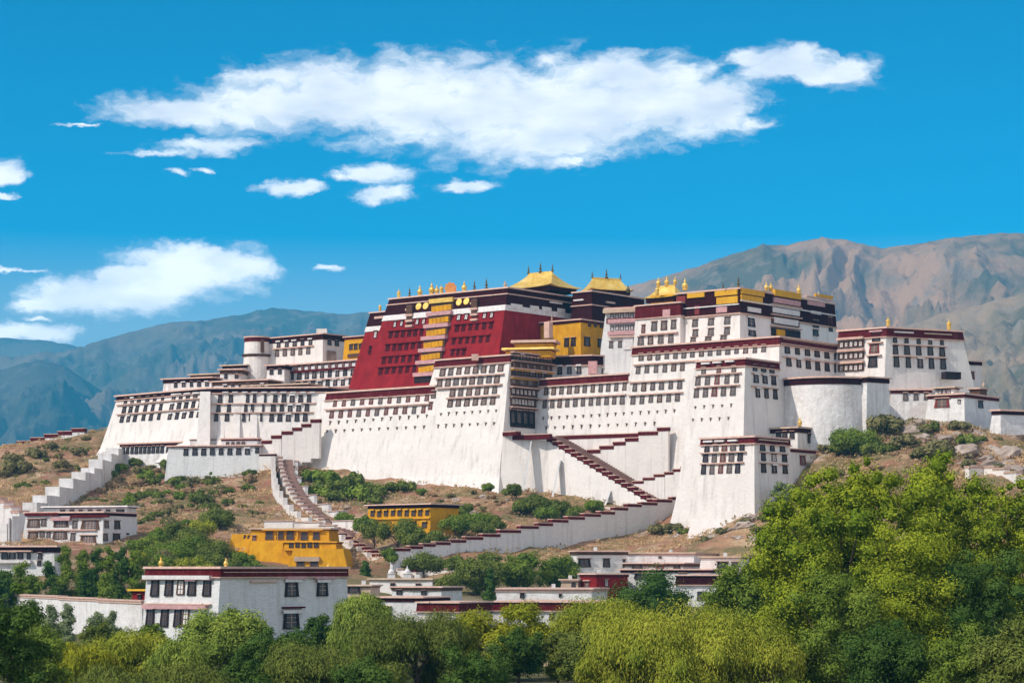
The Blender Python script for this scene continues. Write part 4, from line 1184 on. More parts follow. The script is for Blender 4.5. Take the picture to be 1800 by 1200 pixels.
def stair_flight(B, a, b, width, n, wdir, m, name='step'):
    """n treads from a up or down to b, each reaching width along wdir"""
    a, b = np.asarray(a, float), np.asarray(b, float)
    d = (b - a)[:2]; L = np.linalg.norm(d); d = np.array([d[0], d[1], 0]) / L
    w = np.array([wdir[0], wdir[1], 0]); w = w / np.linalg.norm(w)
    mb = MB(); run = L / n
    for i in range(n):
        p = a + (b - a) * (i / n); z = p[2] if b[2] < a[2] else p[2] + (b[2] - a[2]) / n
        c = np.array([p[0], p[1], 0]); c2 = c + d * (run * 1.0)
        u = np.array([0, 0, 1.0]); lo = z - 4
        q = [c, c2, c2 + w * width, c + w * width]
        if np.cross((c2 - c)[:2], w[:2]) < 0: q = [c, c + w * width, c2 + w * width, c2]
        mb.box8([k + u * lo for k in q] + [k + u * z for k in q])
    return B.part(name, mb, m)


# great zigzag stair in front of the middle wing
TOP = P(962, 768, 865); BOT = P(1150, 882, 833); LAND = P(884, 758, 869)
B = Bld('stair', 'broad stone stair with stepped maroon capped parapet dropping from the gallery terrace', 'stairs', (BOT[0], BOT[1], 36))
W3 = np.array([.629, .777, 0]); U3 = np.array([0, 0, 1.0])
m = MB()
def prism(m, pts, depth_vec, mi=0):
    """vertical panel pts (seen counter-clockwise from outside) thickened along depth_vec"""
    n = len(pts); b = len(m.v)
    m.v += [tuple(p) for p in pts] + [tuple(p + depth_vec) for p in pts]
    m.f.append([b + i for i in range(n)]); m.m.append(mi)
    m.f.append([b + n + i for i in reversed(range(n))]); m.m.append(mi)
    for i in range(n):
        j = (i + 1) % n
        m.f.append([b + j, b + i, b + n + i, b + n + j]); m.m.append(mi)
lean = -W3 * 2.0
g0 = LAND.copy(); g0[2] = 34; g1 = P(960, 890, 858); g1[2] = 32; g2 = P(1062, 898, 850); g2[2] = 32
e = BOT.copy(); e[2] = 30
TOPb = TOP - U3 * 1.3; LANDb = LAND - U3 * 1.6; BOTb = BOT - U3 * 1.3
line = [LANDb + (TOPb - LANDb) * t for t in np.linspace(0, 1, 7)[:-1]] + [TOPb + (BOTb - TOPb) * t for t in np.linspace(0, 1, 18)]
for a, b in zip(line[:-1], line[1:]):
    def ft(p): return np.array([p[0], p[1], 30.0]) - W3 * (p[2] - 30) * .10
    m.box8([ft(a), ft(b), ft(b) + W3 * 6, ft(a) + W3 * 6, a, b, b + W3 * 1.5, a + W3 * 1.5])
B.part('retaining_wall', m, WHITE)
for t, k in ((.30, 1), (.62, 1)):
    a = LAND + (TOP - LAND) * 0 if False else None
for px, py0, py1, D in ((934, 775, 862, 864), (985, 808, 878, 859), (1073, 862, 902, 845)):
    mm = MB(); tp, bt = P(px, py0, D), P(px - 15, py1, D - 5.5)
    mm.box8([bt + np.array(v) for v in ((-.35, -.7, 0), (.35, -.7, 0), (.35, 1.5, 0), (-.35, 1.5, 0))] + [tp + np.array(v) for v in ((-.25, -.4, 0), (.25, -.4, 0), (.25, 2.5, 0), (-.25, 2.5, 0))])
    B.part('rib', mm, GREYWHITE)
n = 17
for i in range(n):
    a, b = TOP + (BOT - TOP) * (i / n), TOP + (BOT - TOP) * ((i + 1) / n)
    d = (b - a).copy(); d[2] = 0; d /= np.linalg.norm(d); z = a[2] - .1
    mm = MB(); a[2] = b[2] = 0
    for (zz0, zz1, o, mi) in ((z - 1.6, z - .3, .2, 0), (z - .3, z, .45, 1)):
        A, Bq = a - d * .25, b + d * .25
        q = [A - W3 * o, Bq - W3 * o, Bq + W3 * (1.4 + o), A + W3 * (1.4 + o)]
        mm.box8([k + U3 * zz0 for k in q] + [k + U3 * zz1 for k in q], mi)
    B.part('coping', mm, [MAROON, PINKSTONE])
for i in range(44):
    p = TOP + (BOT - TOP) * (i / 44); run = np.linalg.norm((BOT - TOP)[:2]) / 44
    d = (BOT - TOP).copy(); d[2] = 0; d /= np.linalg.norm(d)
    mm = MB(); c = np.array([p[0], p[1], 0]) + W3 * 1.6
    q = [c, c + d * run * .96, c + d * run * .96 + W3 * 7.8, c + W3 * 7.8]
    mm.box8([k + U3 * (p[2] - 4) for k in q] + [k + U3 * (p[2] + .45) for k in q]); B.part('step', mm, STEP)
for (a, b, dy, th) in (((884, 758, 869), (908, 757, 863), 0, 1.6), ((901, 763, 868), (966, 762, 860), 0, 2.0)):
    mm = MB(); A, Bq = P(*a), P(*b); A[2] = Bq[2] = (A[2] + Bq[2]) / 2
    dd = (Bq - A); dd /= np.linalg.norm(dd); nn = np.array([-dd[1], dd[0], 0])
    if nn[1] < 0: nn = -nn
    for zz0, zz1, o, mi in ((-th, -.35, .2, 0), (-.35, 0, .45, 1)):
        q = [A - nn * o, Bq - nn * o, Bq + nn * 2.2, A + nn * 2.2]
        mm.box8([k + U3 * zz0 for k in q] + [k + U3 * zz1 for k in q], mi)
    B.part('coping', mm, [MAROON, PINKSTONE])
for k, (a, b) in enumerate((((966, 766, 866), (1050, 763, 851)), ((1050, 763, 852), (1126, 760, 838.5)))): pass
capped_wall('parapet_wall', 'long maroon capped terrace wall above the white slope by the stair head', 'wall', [(980, 765, 873), (1124, 763, 856)], thick=1.5, cap=1.6, drop=6, floor=34)
capped_wall('parapet_wall', 'rising maroon capped parapet ending under the projecting tower', 'wall', [(1124, 760, 848), (1157, 757, 845), (1176, 750, 843)], thick=1.5, cap=1.5, drop=3, floor=34)
capped_wall('parapet_wall', 'five stepped maroon caps climbing from the stair towards the tower', 'wall', [(1012, 801, 866), (1034, 796, 864), (1056, 789, 862), (1080, 782, 859), (1101, 775, 856), (1126, 768, 853)], thick=1.5, cap=1.5, drop=4, floor=33)
capped_wall('parapet_wall', 'thin stepped maroon caps climbing to the small gate tower', 'wall', [(1096, 853, 845), (1114, 849, 843), (1132, 844, 841), (1152, 838, 839), (1170, 832, 836), (1185, 828, 834), (1199, 823, 832), (1212, 819, 830), (1228, 815, 827)], thick=1.4, cap=1.1, drop=3, floor=30)
capped_wall('parapet_wall', 'long stepped wall with maroon caps descending along the foot of the palace slope', 'wall',
            [(1204, 873, 833), (1178, 877, 828), (1152, 882, 823), (1124, 885, 818), (1100, 891, 812), (1077, 898, 806), (1052, 902, 800), (1024, 907, 793), (995, 912, 787), (968, 918, 781), (943, 923, 776), (912, 930, 770), (876, 937, 764), (846, 942, 759), (816, 947, 755), (788, 951, 751), (762, 954, 747), (740, 958, 744), (718, 962, 741), (688, 966, 737)],
            thick=1.5, cap=1.15, drop=19, wm=GREYWHITE)
capped_wall('parapet_wall', 'short blind white terrace wall beside the large zigzag wall', 'wall', [(1060, 897, 838), (1150, 890, 830)], thick=2, cap=0, drop=10)

# western stair
PT = [(492, 803, 925), (494, 820, 908), (500, 838, 892), (508, 855, 878), (518, 872, 864), (534, 890, 848), (552, 905, 834), (575, 915, 822)]
capped_wall('parapet_wall', 'curving chain of small brown capped steps beside the western stair', 'wall', PT, n=17, thick=1.5, cap=.8, drop=6, cm=STEP)
capped_wall('parapet_wall', 'outer white parapet of the curving western stair', 'wall', [(480, 806, 922), (481, 838, 894), (488, 866, 868), (505, 893, 845), (528, 912, 828), (560, 924, 814), (590, 934, 802)], n=12, thick=1.6, cap=0, drop=10)
capped_wall('parapet_wall', 'lower run of maroon capped steps falling past the yellow terraces', 'wall', [(592, 936, 806), (622, 954, 785), (650, 967, 768), (672, 978, 756), (700, 990, 745), (736, 1004, 728)], n=11, thick=2.0, cap=1.1, drop=9)
capped_wall('parapet_wall', 'plain white wall running below the brown capped western stair', 'wall', [(468, 915, 815), (530, 915, 812), (590, 928, 800)], n=4, thick=1.4, cap=.25, drop=7, cm=TAN)
capped_wall('parapet_wall', 'white outer wall beside the lower capped run falling to the town roofs', 'wall', [(590, 940, 799), (622, 964, 778), (655, 984, 760), (690, 1003, 742), (722, 1014, 728)], n=8, thick=1.5, cap=0, drop=9)
sp = [P(px, py, D) for px, py, D in [(498, 808, 925), (503, 840, 892), (524, 876, 862), (556, 908, 832), (600, 932, 806), (650, 965, 772), (690, 985, 752), (742, 1004, 734)]]
B = Bld('stair', 'narrow winding stone stair climbing to the western wing', 'stairs', sp[-1] - np.array([0, 0, 3]))
for i in range(len(sp) - 1):
    d = (sp[i + 1] - sp[i])[:2]
    stair_flight(B, sp[i], sp[i + 1], 3.6, 12, (d[1] * -1, d[0]), STEP, 'step_flight')
capped_wall('parapet_wall', 'white wall on the garden side of the winding western stair', 'wall', [(522, 812, 935), (520, 838, 905), (530, 862, 880), (555, 886, 856), (590, 902, 836), (640, 922, 812), (668, 935, 798)], n=9, thick=1.2, cap=.3, drop=6, cm=STONE, wm=ROUGHWHITE)
capped_wall('parapet_wall', 'six maroon capped wall steps rising to the great blank wall', 'wall', [(463, 776, 933), (480, 773, 931), (497, 764, 929), (516, 757, 928), (532, 750.5, 927), (548, 744, 926), (563, 736, 925)], thick=2.2, cap=1.5, drop=14)
capped_wall('parapet_wall', 'dark capped wall at the head of the western stair', 'wall', [(458, 797, 929), (484, 797, 927)], thick=2, cap=.9, drop=8, cm=DARKMAROON)

# rampart on the western slope, ridge wall
capped_wall('rampart', 'white rampart climbing the brown hillside in bulging steps', 'wall', [(52, 892, 838), (70, 884, 848), (92, 872, 862), (116, 858, 880), (138, 844, 900), (154, 832, 915), (168, 824, 925), (184, 811, 945), (197, 800, 962), (212, 790, 975)], thick=5.5, cap=0, drop=10, wm=ROUGHWHITE)
capped_wall('ridge_wall', 'red capped wall stepping down the western skyline ridge', 'wall', [(-60, 802, 1052), (0, 786, 1046), (8, 785, 1045), (32, 780, 1042), (56, 774, 1040), (80, 768, 1038), (104, 762, 1036), (128, 757, 1034), (150, 752, 1032)], thick=2.2, cap=1.8, drop=6, wm=ROUGHWHITE)
capped_wall('rampart', 'pale rampart with red tiled coping behind the stepped house', 'wall', [(-40, 868, 820), (-12, 874, 815), (4, 880, 812), (16, 888, 806), (28, 897, 800), (42, 905, 795)], thick=3.5, cap=.9, drop=14, wm=ROUGHWHITE, cm=PINKSTONE)
capped_wall('rampart', 'plain pale boundary wall standing beside the stepped house', 'wall', [(-60, 924, 775), (16, 920, 770), (18, 909, 770), (34, 907, 772)], thick=3.0, cap=0, drop=10, wm=ROUGHWHITE)
capped_wall('garden_wall', 'low white wall joining the ochre house to the stair', 'wall', [(586, 914, 815), (652, 913, 800)], thick=1.2, cap=.2, drop=5, cm=TAN)
capped_wall('garden_wall', 'white wall with orange tan coping showing above the poplar crown', 'wall', [(px, py, float(on_ground(px, py + 16)[1]) - 2) for px, py in ((1700, 826), (1735, 818), (1800, 838), (1860, 846))], n=6, thick=2.0, cap=.7, drop=7, cm=TAN)
capped_wall('garden_wall', 'small white terrace wall at the foot of the zigzag wall', 'wall', [(700, 997, 735), (800, 999, 728)], thick=1.2, cap=.2, drop=4, cm=TAN)
# ------------------------------------------------------------------ the town below
# big white house
H = blk((388, 995, 450), 258, 610, zb=-1, bf=.10, bs=.02, be=.03)
B = Bld('white_house', 'large two storey white house with awning windows and gilded roof ornaments', 'house', base_of(H))
B.wall(H, GREYWHITE, H.zb, H.zt - .3); B.cornice(H, band=1.55, cap=.45, over=.55, bm=MAROON, cm=PINKSTONE, ledge=.25)
f, s = H.front, H.side
for px in (272, 297, 338, 364):
    B.row(f, px, 1032, px + .5, 1032, 1, 15, 30, 'awning')
B.row(f, 318, 1032, 318.5, 1032, 1, 13, 26, 'cream')
for px in (264, 289, 312, 326):
    B.row(f, px, 1084, px + .5, 1084, 1, 13, 34, 'awning' if px != 326 else 'cream')
B.band(f, 256, 1016, 374, 1012.5, 7, 1.0, CLOTH, 'awning'); B.band(f, 256, 1062, 372, 1060, 2, .6, PINKSTONE); B.band(f, 254, 1066, 366, 1066, 7, .8, PINKCLOTH, 'awning')
for k in range(1, 4): 
    pass
B.row(s, 513, 1034, 513.5, 1034, 1, 22, 30, 'plain'); B.row(s, 566, 1034, 566.5, 1034, 1, 20, 28, 'plain'); B.row(s, 512, 1090, 512.5, 1090, 1, 27, 32, 'plain')
for px in (516, 567): B.band(s, px - 16, 1014.5, px + 17, 1015, 5, .9, PINKCLOTH, 'awning')
B.band(s, 496, 1067, 532, 1067, 3, .8, MAROON, 'lintel'); B.band(s, 440, 1021, 486, 1021.5, 3, .35, PINKSTONE); B.band(s, 392, 1004.5, 608, 1005.5, 1.2, .3, TAN, 'trim')
B.finial(283, 996, 470, 19, 'jar', GOLD); B.finial(397, 995, 454, 16, 'jar', GOLD); B.finial(577, 997, 474, 8, 'jar', GOLD)

# long white wall
capped_wall('boundary_wall', 'long white boundary wall with tan coping beside the awning windowed house', 'wall', [(-40, 1041, 560), (40, 1043, 545), (110, 1047, 515), (180, 1051, 490), (256, 1055, 466)], thick=1.6, cap=.75, drop=9, wm=ROUGHWHITE, cm=PINKSTONE, floor=-1)
b = blk((262, 1035, 520), 232, 280, A=30, zb=0, bf=.02, bs=.02)
B = Bld('shed', 'small red brown shed with yellow roof behind the long white wall', 'shed', base_of(b))
B.wall(b, REDWALL, b.zb, b.zt - .2); B.cornice(b, band=.3, cap=.4, over=.8, cm=GOLDCLOTH, ledge=0)
B.row(b.front, 246, 1048, 247, 1048, 1, 6, 8, 'dark')

# stepped house in the west
H2 = blk((182, 898, 770), 46, 239, A=22, zb=14, bf=.10, bs=.03)
B = Bld('stepped_house', 'two storey pinkish white house with large paned windows below the rampart', 'house', base_of(H2))
B.wall(H2, GREYWHITE, H2.zb, H2.zt - .3); B.cornice(H2, band=.9, cap=.5, over=.8, ledge=0, cm=PINKSTONE, bm=DARKMAROON)
f, s = H2.front, H2.side
B.band(f, 46, 904, 104, 903, 5, 1.0, MAROON, 'lintel'); B.band(f, 126, 907, 192, 906, 5, 1.0, MAROON, 'lintel')
B.row(f, 59, 919, 59.5, 919, 1, 21, 15, 'grid'); B.row(f, 77, 918, 77.5, 918, 1, 9, 13, 'pale'); B.row(f, 107, 920, 107.5, 920, 1, 28, 13, 'grid'); B.row(f, 132, 921, 132.5, 921, 1, 8, 14, 'pale'); B.row(f, 159, 922, 159.5, 922, 1, 30, 17, 'grid')
B.row(f, 58, 941, 58.5, 941, 1, 19, 13, 'grid'); B.row(f, 74, 938, 74.5, 938, 1, 8, 13, 'pale'); B.row(f, 85, 939, 85.5, 939, 1, 6, 11, 'pale'); B.row(f, 106, 940, 106.5, 940, 1, 26, 14, 'grid'); B.row(f, 128, 943, 128.5, 943, 1, 9, 15, 'pale'); B.row(f, 155, 948, 155.5, 948, 1, 31, 15, 'grid')
B.band(f, 50, 930.5, 170, 931.5, 2, .7, PINKSTONE); B.band(f, 92, 911.5, 126, 911.5, 6, 1.4, PINKCLOTH, 'awning'); B.band(f, 40, 955, 172, 957, 4, 1.8, PINKSTONE, 'awning')
B.row(s, 187, 921, 187.5, 921, 1, 8, 13, 'pale'); B.row(s, 206, 922, 206.5, 922, 1, 10, 15, 'dark'); B.row(s, 185, 944, 185.5, 944, 1, 8, 12, 'pale'); B.row(s, 205, 944, 205.5, 944, 1, 12, 12, 'dark'); B.row(s, 224, 938, 224.5, 938, 1, 4, 3, 'dark')
H2b = blk((222, 888, 792), 78, 240, A=18, zb=25, bf=.02, bs=.02)
B.wall(H2b, GREYWHITE, H2b.zb, H2b.zt - .3, name='attic_wall'); B.cornice(H2b, band=.25, cap=.5, over=1.0, cm=CLOTH, ledge=0)
B.row(H2b.front, 110, 898, 190, 898, 6, 8, 5, 'dark'); B.row(H2b.front, 212, 899, 212.5, 899, 1, 16, 8, 'dark')
H3 = blk((96, 958, 690), -60, 106, A=12, zb=2, bf=.02, bs=.02)
B = Bld('house', 'low dark eaved house with an open pale veranda behind the poplars', 'house', base_of(H3))
B.wall(H3, GREYWHITE, H3.zb, H3.zt - .3); B.cornice(H3, band=1.6, cap=.5, over=1.4, bm=DARKMAROON, ledge=0)
B.row(H3.front, 8, 976, 36, 976, 3, 11, 13, 'dark'); B.row(H3.front, 50, 977, 71, 976, 2, 7, 12, 'dark'); B.row(H3.front, 69, 989, 69.5, 989, 1, 7, 9, 'dark'); B.band(H3.front, -20, 968, 58, 968, 2.5, 1.5, PINKSTONE, 'awning'); B.band(H3.front, -20, 986, 56, 987, 5, 1.2, CLOTH, 'railing')

# yellow terraced house
Y1 = blk((578, 927, 760), 442, None, A=8, zb=18, bf=.18, bs=.10, depth=14)
B = Bld('terraced_house', 'bright yellow terraced house stepping down in three levels by the stair', 'house', base_of(Y1))
B.wall(Y1, YELLOW, Y1.zb, Y1.zt - .3); B.cornice(Y1, band=.25, cap=.5, over=.8, cm=TAN, ledge=0)
B.row(Y1.front, 474, 940, 510, 940, 3, 13, 17, 'ochre'); B.row(Y1.front, 535, 941, 556, 941, 2, 12, 16, 'ochre'); B.row(Y1.front, 447, 946, 447.5, 946, 1, 7, 11, 'red'); B.band(Y1.front, 440, 951, 582, 951, 2.4, 1.6, GOLDCLOTH, 'ledge'); B.band(Y1.front, 462, 931, 568, 931, 1.8, 1.2, GOLDCLOTH, 'ledge'); B.band(Y1.front, 488, 940, 489, 940, 18, .5, GOLDCLOTH, 'pilaster'); B.band(Y1.front, 522, 940, 524, 940, 18, .5, GOLDCLOTH, 'pilaster')
Y2 = blk((590, 951, 748), 500, None, A=6, zb=12, bf=.20, bs=.15, depth=12)
B.wall(Y2, YELLOW, Y2.zb, Y2.zt - .2, name='middle_wall'); B.cornice(Y2, band=.2, cap=.4, over=.5, cm=YELLOW, ledge=0)
B.row(Y2.front, 512, 958, 556, 958, 5, 8, 9, 'dark'); B.band(Y2.front, 500, 966, 592, 966, 2.0, 1.3, GOLDCLOTH, 'ledge')
Y2b = blk((498, 952, 752), 440, None, A=6, zb=12, bf=.35, bs=.1, depth=10)
B.wall(Y2b, YELLOW, Y2b.zb, Y2b.zt, name='ramp_wall')
Y3 = blk((604, 964, 738), 516, None, A=6, zb=8, bf=.24, bs=.25, be=.3, depth=12)
B.wall(Y3, YELLOW, Y3.zb, Y3.zt, name='lower_wall')
B.band(Y3.front, 518, 982, 562, 982, 8, 1.0, TAN, 'awning'); B.row(Y3.front, 528, 990, 552, 990, 2, 14, 9, 'ochre')
Y4 = blk((440, 938, 765), 408, None, A=20, zb=16, bf=.3, bs=.1, be=.2, depth=10)
B.wall(Y4, YELLOW, Y4.zb, Y4.zt, name='garden_wall')
B.row(Y4.front, 430, 943, 437, 943, 2, 3, 6, 'ochre')
capped_wall('garden_wall', 'low white wall standing just above the yellow terraced house', 'wall', [(466, 914, 800), (516, 914, 796)], thick=1.2, cap=.3, drop=6, cm=STONE)
# ochre house
Y5 = blk((757, 884, 780), 648, 806, zb=18, bf=.06, bs=.04)
B = Bld('ochre_house', 'ochre yellow house with eight windows and maroon eave below the blank wall', 'house', base_of(Y5))
B.wall(Y5, YELLOW, Y5.zb, Y5.zt - .3); B.cornice(Y5, band=1.0, cap=.4, over=1.2, bm=DARKMAROON, cm=PINKSTONE, ledge=0)
B.row(Y5.front, 655, 901, 751, 901, 9, 7, 11, 'ochre'); B.row(Y5.front, 727, 921, 746, 922, 2, 8, 12, 'ochre'); B.band(Y5.front, 650, 911, 756, 911, 2, .6, GOLDCLOTH)

# village roofs
VILL = [
    # name, label, corner, left, right, A, base, wall, frieze, band, windows
    ('house', 'small dark roofed house wedged beside the large awning house', (652, 1027, 560), 606, 668, 20, 0, TAN, BROWN, .3, [('f', 622, 1036, 22, 11, 'dark')]),
    ('house', 'grey walled house with wide brown eave behind the bright willow', (742, 1048, 545), 650, 790, 24, 0, GREYWHITE, DARKMAROON, .9, [('f', 682, 1074, 12, 16, 'dark')]),
    ('house', 'white village house with crimson frieze and two small windows', (806, 1057, 530), 735, 862, 24, -1, WHITE, MAROON, 1.9, [('s', 818, 1083, 12, 10, 'pale'), ('f', 773, 1082, 10, 12, 'dark')]),
    ('house', 'flat tan roofed village house at the end of the stair', (760, 1016, 640), 650, 800, 22, 5, WHITE, TAN, .4, [('f', 690, 1029, 8, 9, 'dark'), ('f', 735, 1029, 9, 8, 'pale')]),
    ('house', 'low village house with long dark eave under the stair end', (776, 1030, 600), 690, 812, 24, 2, GREYWHITE, BROWN, .8, [('f', 702, 1040, 10, 8, 'dark'), ('f', 745, 1041, 9, 8, 'dark')]),
    ('house', 'long pale village house with broad pink roof edge', (1040, 1033, 600), 872, 1068, 14, 0, ROUGHWHITE, PINKSTONE, .7, [('f', 918, 1046, 8, 9, 'dark'), ('f', 985, 1046, 5, 6, 'dark')]),
    ('house', 'grey house with broad maroon frieze and one dark window', (1052, 1056, 545), 868, 1100, 16, -1, GREYWHITE, MAROON, 1.9, [('f', 970, 1084, 9, 12, 'dark'), ('f', 930, 1081, 8, 8, 'pale')]),
    ('house', 'white upper house with brown eave and two dark windows', (1014, 967, 660), 1003, 1103, 72, 4, WHITE, BROWN, .9, [('s', 1027, 989, 22, 15, 'dark'), ('s', 1066, 989, 12, 15, 'dark'), ('s', 1097, 990, 5, 14, 'dark')]),
    ('house', 'crimson walled shop house with two doorways', (1048, 1007, 625), 1020, 1104, 62, 2, REDWALL, MAROON, .7, [('s', 1066, 1024, 7, 12, 'cream'), ('f', 1032, 1030, 11, 18, 'red')]),
    ('house', 'tiny pink porch house beside the crimson shop', (1016, 1017, 630), 986, 1024, 20, 4, TAN, PINKSTONE, .4, [('f', 1008, 1028, 7, 11, 'dark')]),
    ('house', 'long low house with pink plaster terrace under the rocky slope', (1220, 970, 680), 1085, 1262, 14, 8, ROUGHWHITE, PINKSTONE, .5, [('f', 1160, 979, 5, 4, 'pale')]),
    ('house', 'flat roofed house with dark open porch below the terrace', (1200, 988, 655), 1098, 1250, 14, 5, GREYWHITE, BROWN, .8, [('f', 1120, 996, 18, 10, 'dark'), ('f', 1160, 996, 14, 8, 'red'), ('f', 1190, 996, 12, 8, 'dark')]),
    ('house', 'white roofed house with green glazed porch', (1300, 977, 650), 1232, 1322, 18, 4, WHITE, TAN, .3, [('f', 1270, 995, 20, 16, 'dark'), ('f', 1292, 996, 14, 18, 'pale')]),
    ('house', 'long tan roofed house in front of the dark porch', (1250, 999, 630), 1092, 1300, 12, 3, GREYWHITE, DARKMAROON, .7, [('f', 1130, 1012, 30, 10, 'dark'), ('f', 1200, 1010, 14, 7, 'pale')]),
    ('house', 'grey walled house with deep maroon frieze and a narrow window', (1290, 1009, 600), 1190, 1340, 14, 0, GREYWHITE, DARKMAROON, 2.3, [('f', 1230, 1046, 9, 18, 'plain'), ('f', 1251, 1047, 4, 5, 'pale')]),
    ('house', 'low cream house with paned window among the willows at the bottom', (1010, 1166, 330), 930, 1060, 16, -1, WHITE, BROWN, .35, [('f', 987, 1186, 13, 12, 'grid'), ('f', 953, 1183, 4, 9, 'cream')]),
    ('house', 'pale low house glimpsed between the poplar stems', (1590, 945, 690), 1535, 1625, 20, 8, WHITE, BROWN, .5, [('f', 1560, 968, 10, 14, 'dark')]),
    ('house', 'second pale house half hidden by the poplar', (1710, 985, 640), 1670, 1750, 20, 2, WHITE, TAN, .5, [('f', 1690, 1005, 8, 10, 'dark')]),
]
for (nm, lab, c, l, r, A, zb, wm, fm, bd, wins) in VILL:
    b = blk(c, l, r, A=A, zb=zb, bf=.03, bs=.03)
    B = Bld(nm, lab, 'house', base_of(b))
    B.wall(b, wm, b.zb, b.zt - .2); B.cornice(b, band=bd, cap=.35, over=.6, bm=fm, cm=PINKSTONE if bd > .6 else TAN, ledge=0 if bd < 1.5 else .25)
    for (fc, px, py, w, h, st) in wins:
        B.win(b.front if fc == 'f' else b.side, px, py, w, h, st)
    # roof clutter: chimney stub
    random.seed(int(c[0])); 
    if random.random() < .6:
        q = np.array([*b.p.mean(axis=0), b.zt]); mm = MB(); mm.box(q + np.array([random.uniform(-2, 2), 0, .4]), (1, 0, 0), (0, 1, 0), (0, 0, 1), .5, .5, .6); B.part('chimney', mm, GREYWHITE)
# white shrine posts at the stair foot
for px, lab in ((688, 'small white incense shrine at the stair foot'), (716, 'second little white shrine a step from the stair foot')):
    c = P(px, 1016, 690); B = Bld('shrine', lab, 'shrine', c)
    mb = MB(); mb.rings([[(c[0] + sx * w, c[1] + sy * w, c[2] + z) for sx, sy in ((-1, -1), (1, -1), (1, 1), (-1, 1))] for w, z in ((1.3, -3), (1.1, 1.2), (1.25, 1.3), (1.25, 1.5))]); B.part('plinth', mb, CLOTH)
    mb = MB(); mb.lathe((c[0], c[1], c[2] + 1.5), [(.9, 0), (1.0, .5), (.7, 1.0), (.3, 1.3), (.2, 1.9), (.02, 2.3)], 12); B.part('dome', mb, CLOTH)
# ------------------------------------------------------------------ vegetation
def leafmat(name, a, b, trans=.13):
    if name in MATS: return MATS[name]
    m = bpy.data.materials.new(name); m.use_nodes = True
    nt = m.node_tree; nt.nodes.clear(); N, L = nt.nodes.new, nt.links.new
    out = N('ShaderNodeOutputMaterial')
    at = N('ShaderNodeAttribute'); at.attribute_name = 'tint'
    mx = N('ShaderNodeMix'); mx.data_type = 'RGBA'
    mx.inputs['A'].default_value = (*a, 1); mx.inputs['B'].default_value = (*b, 1)
    L(at.outputs['Fac'], mx.inputs['Factor'])
    d = N('ShaderNodeBsdfDiffuse'); t = N('ShaderNodeBsdfTranslucent')
    L(mx.outputs['Result'], d.inputs[0]); L(mx.outputs['Result'], t.inputs[0])
    ms = N('ShaderNodeMixShader'); ms.inputs[0].default_value = trans
    L(d.outputs[0], ms.inputs[1]); L(t.outputs[0], ms.inputs[2]); L(ms.outputs[0], out.inputs['Surface'])
    MATS[name] = m
    return m


LF_WILLOW = leafmat('willow_leaf', (.165, .215, .022), (.42, .41, .05))
LF_WILLOW_DK = leafmat('dark_willow_leaf', (.085, .115, .024), (.22, .25, .05))
LF_POPLAR = leafmat('poplar_leaf', (.115, .175, .016), (.38, .41, .032))
LF_DARK = leafmat('dark_leaf', (.045, .09, .018), (.11, .175, .035))
LF_MID = leafmat('mid_leaf', (.095, .15, .022), (.23, .29, .042))
LF_SILVER = leafmat('silver_leaf', (.15, .19, .09), (.30, .34, .17))
LF_YEL = leafmat('yellow_leaf', (.22, .25, .02), (.38, .36, .03))
LF_BRIGHT = leafmat('bright_leaf', (.13, .19, .03), (.34, .40, .07))
LF_SCRUB = leafmat('scrub_leaf', (.17, .155, .06), (.29, .25, .11), .2)
LF_DRY = leafmat('dry_scrub_leaf', (.36, .23, .13), (.50, .34, .19), .2)


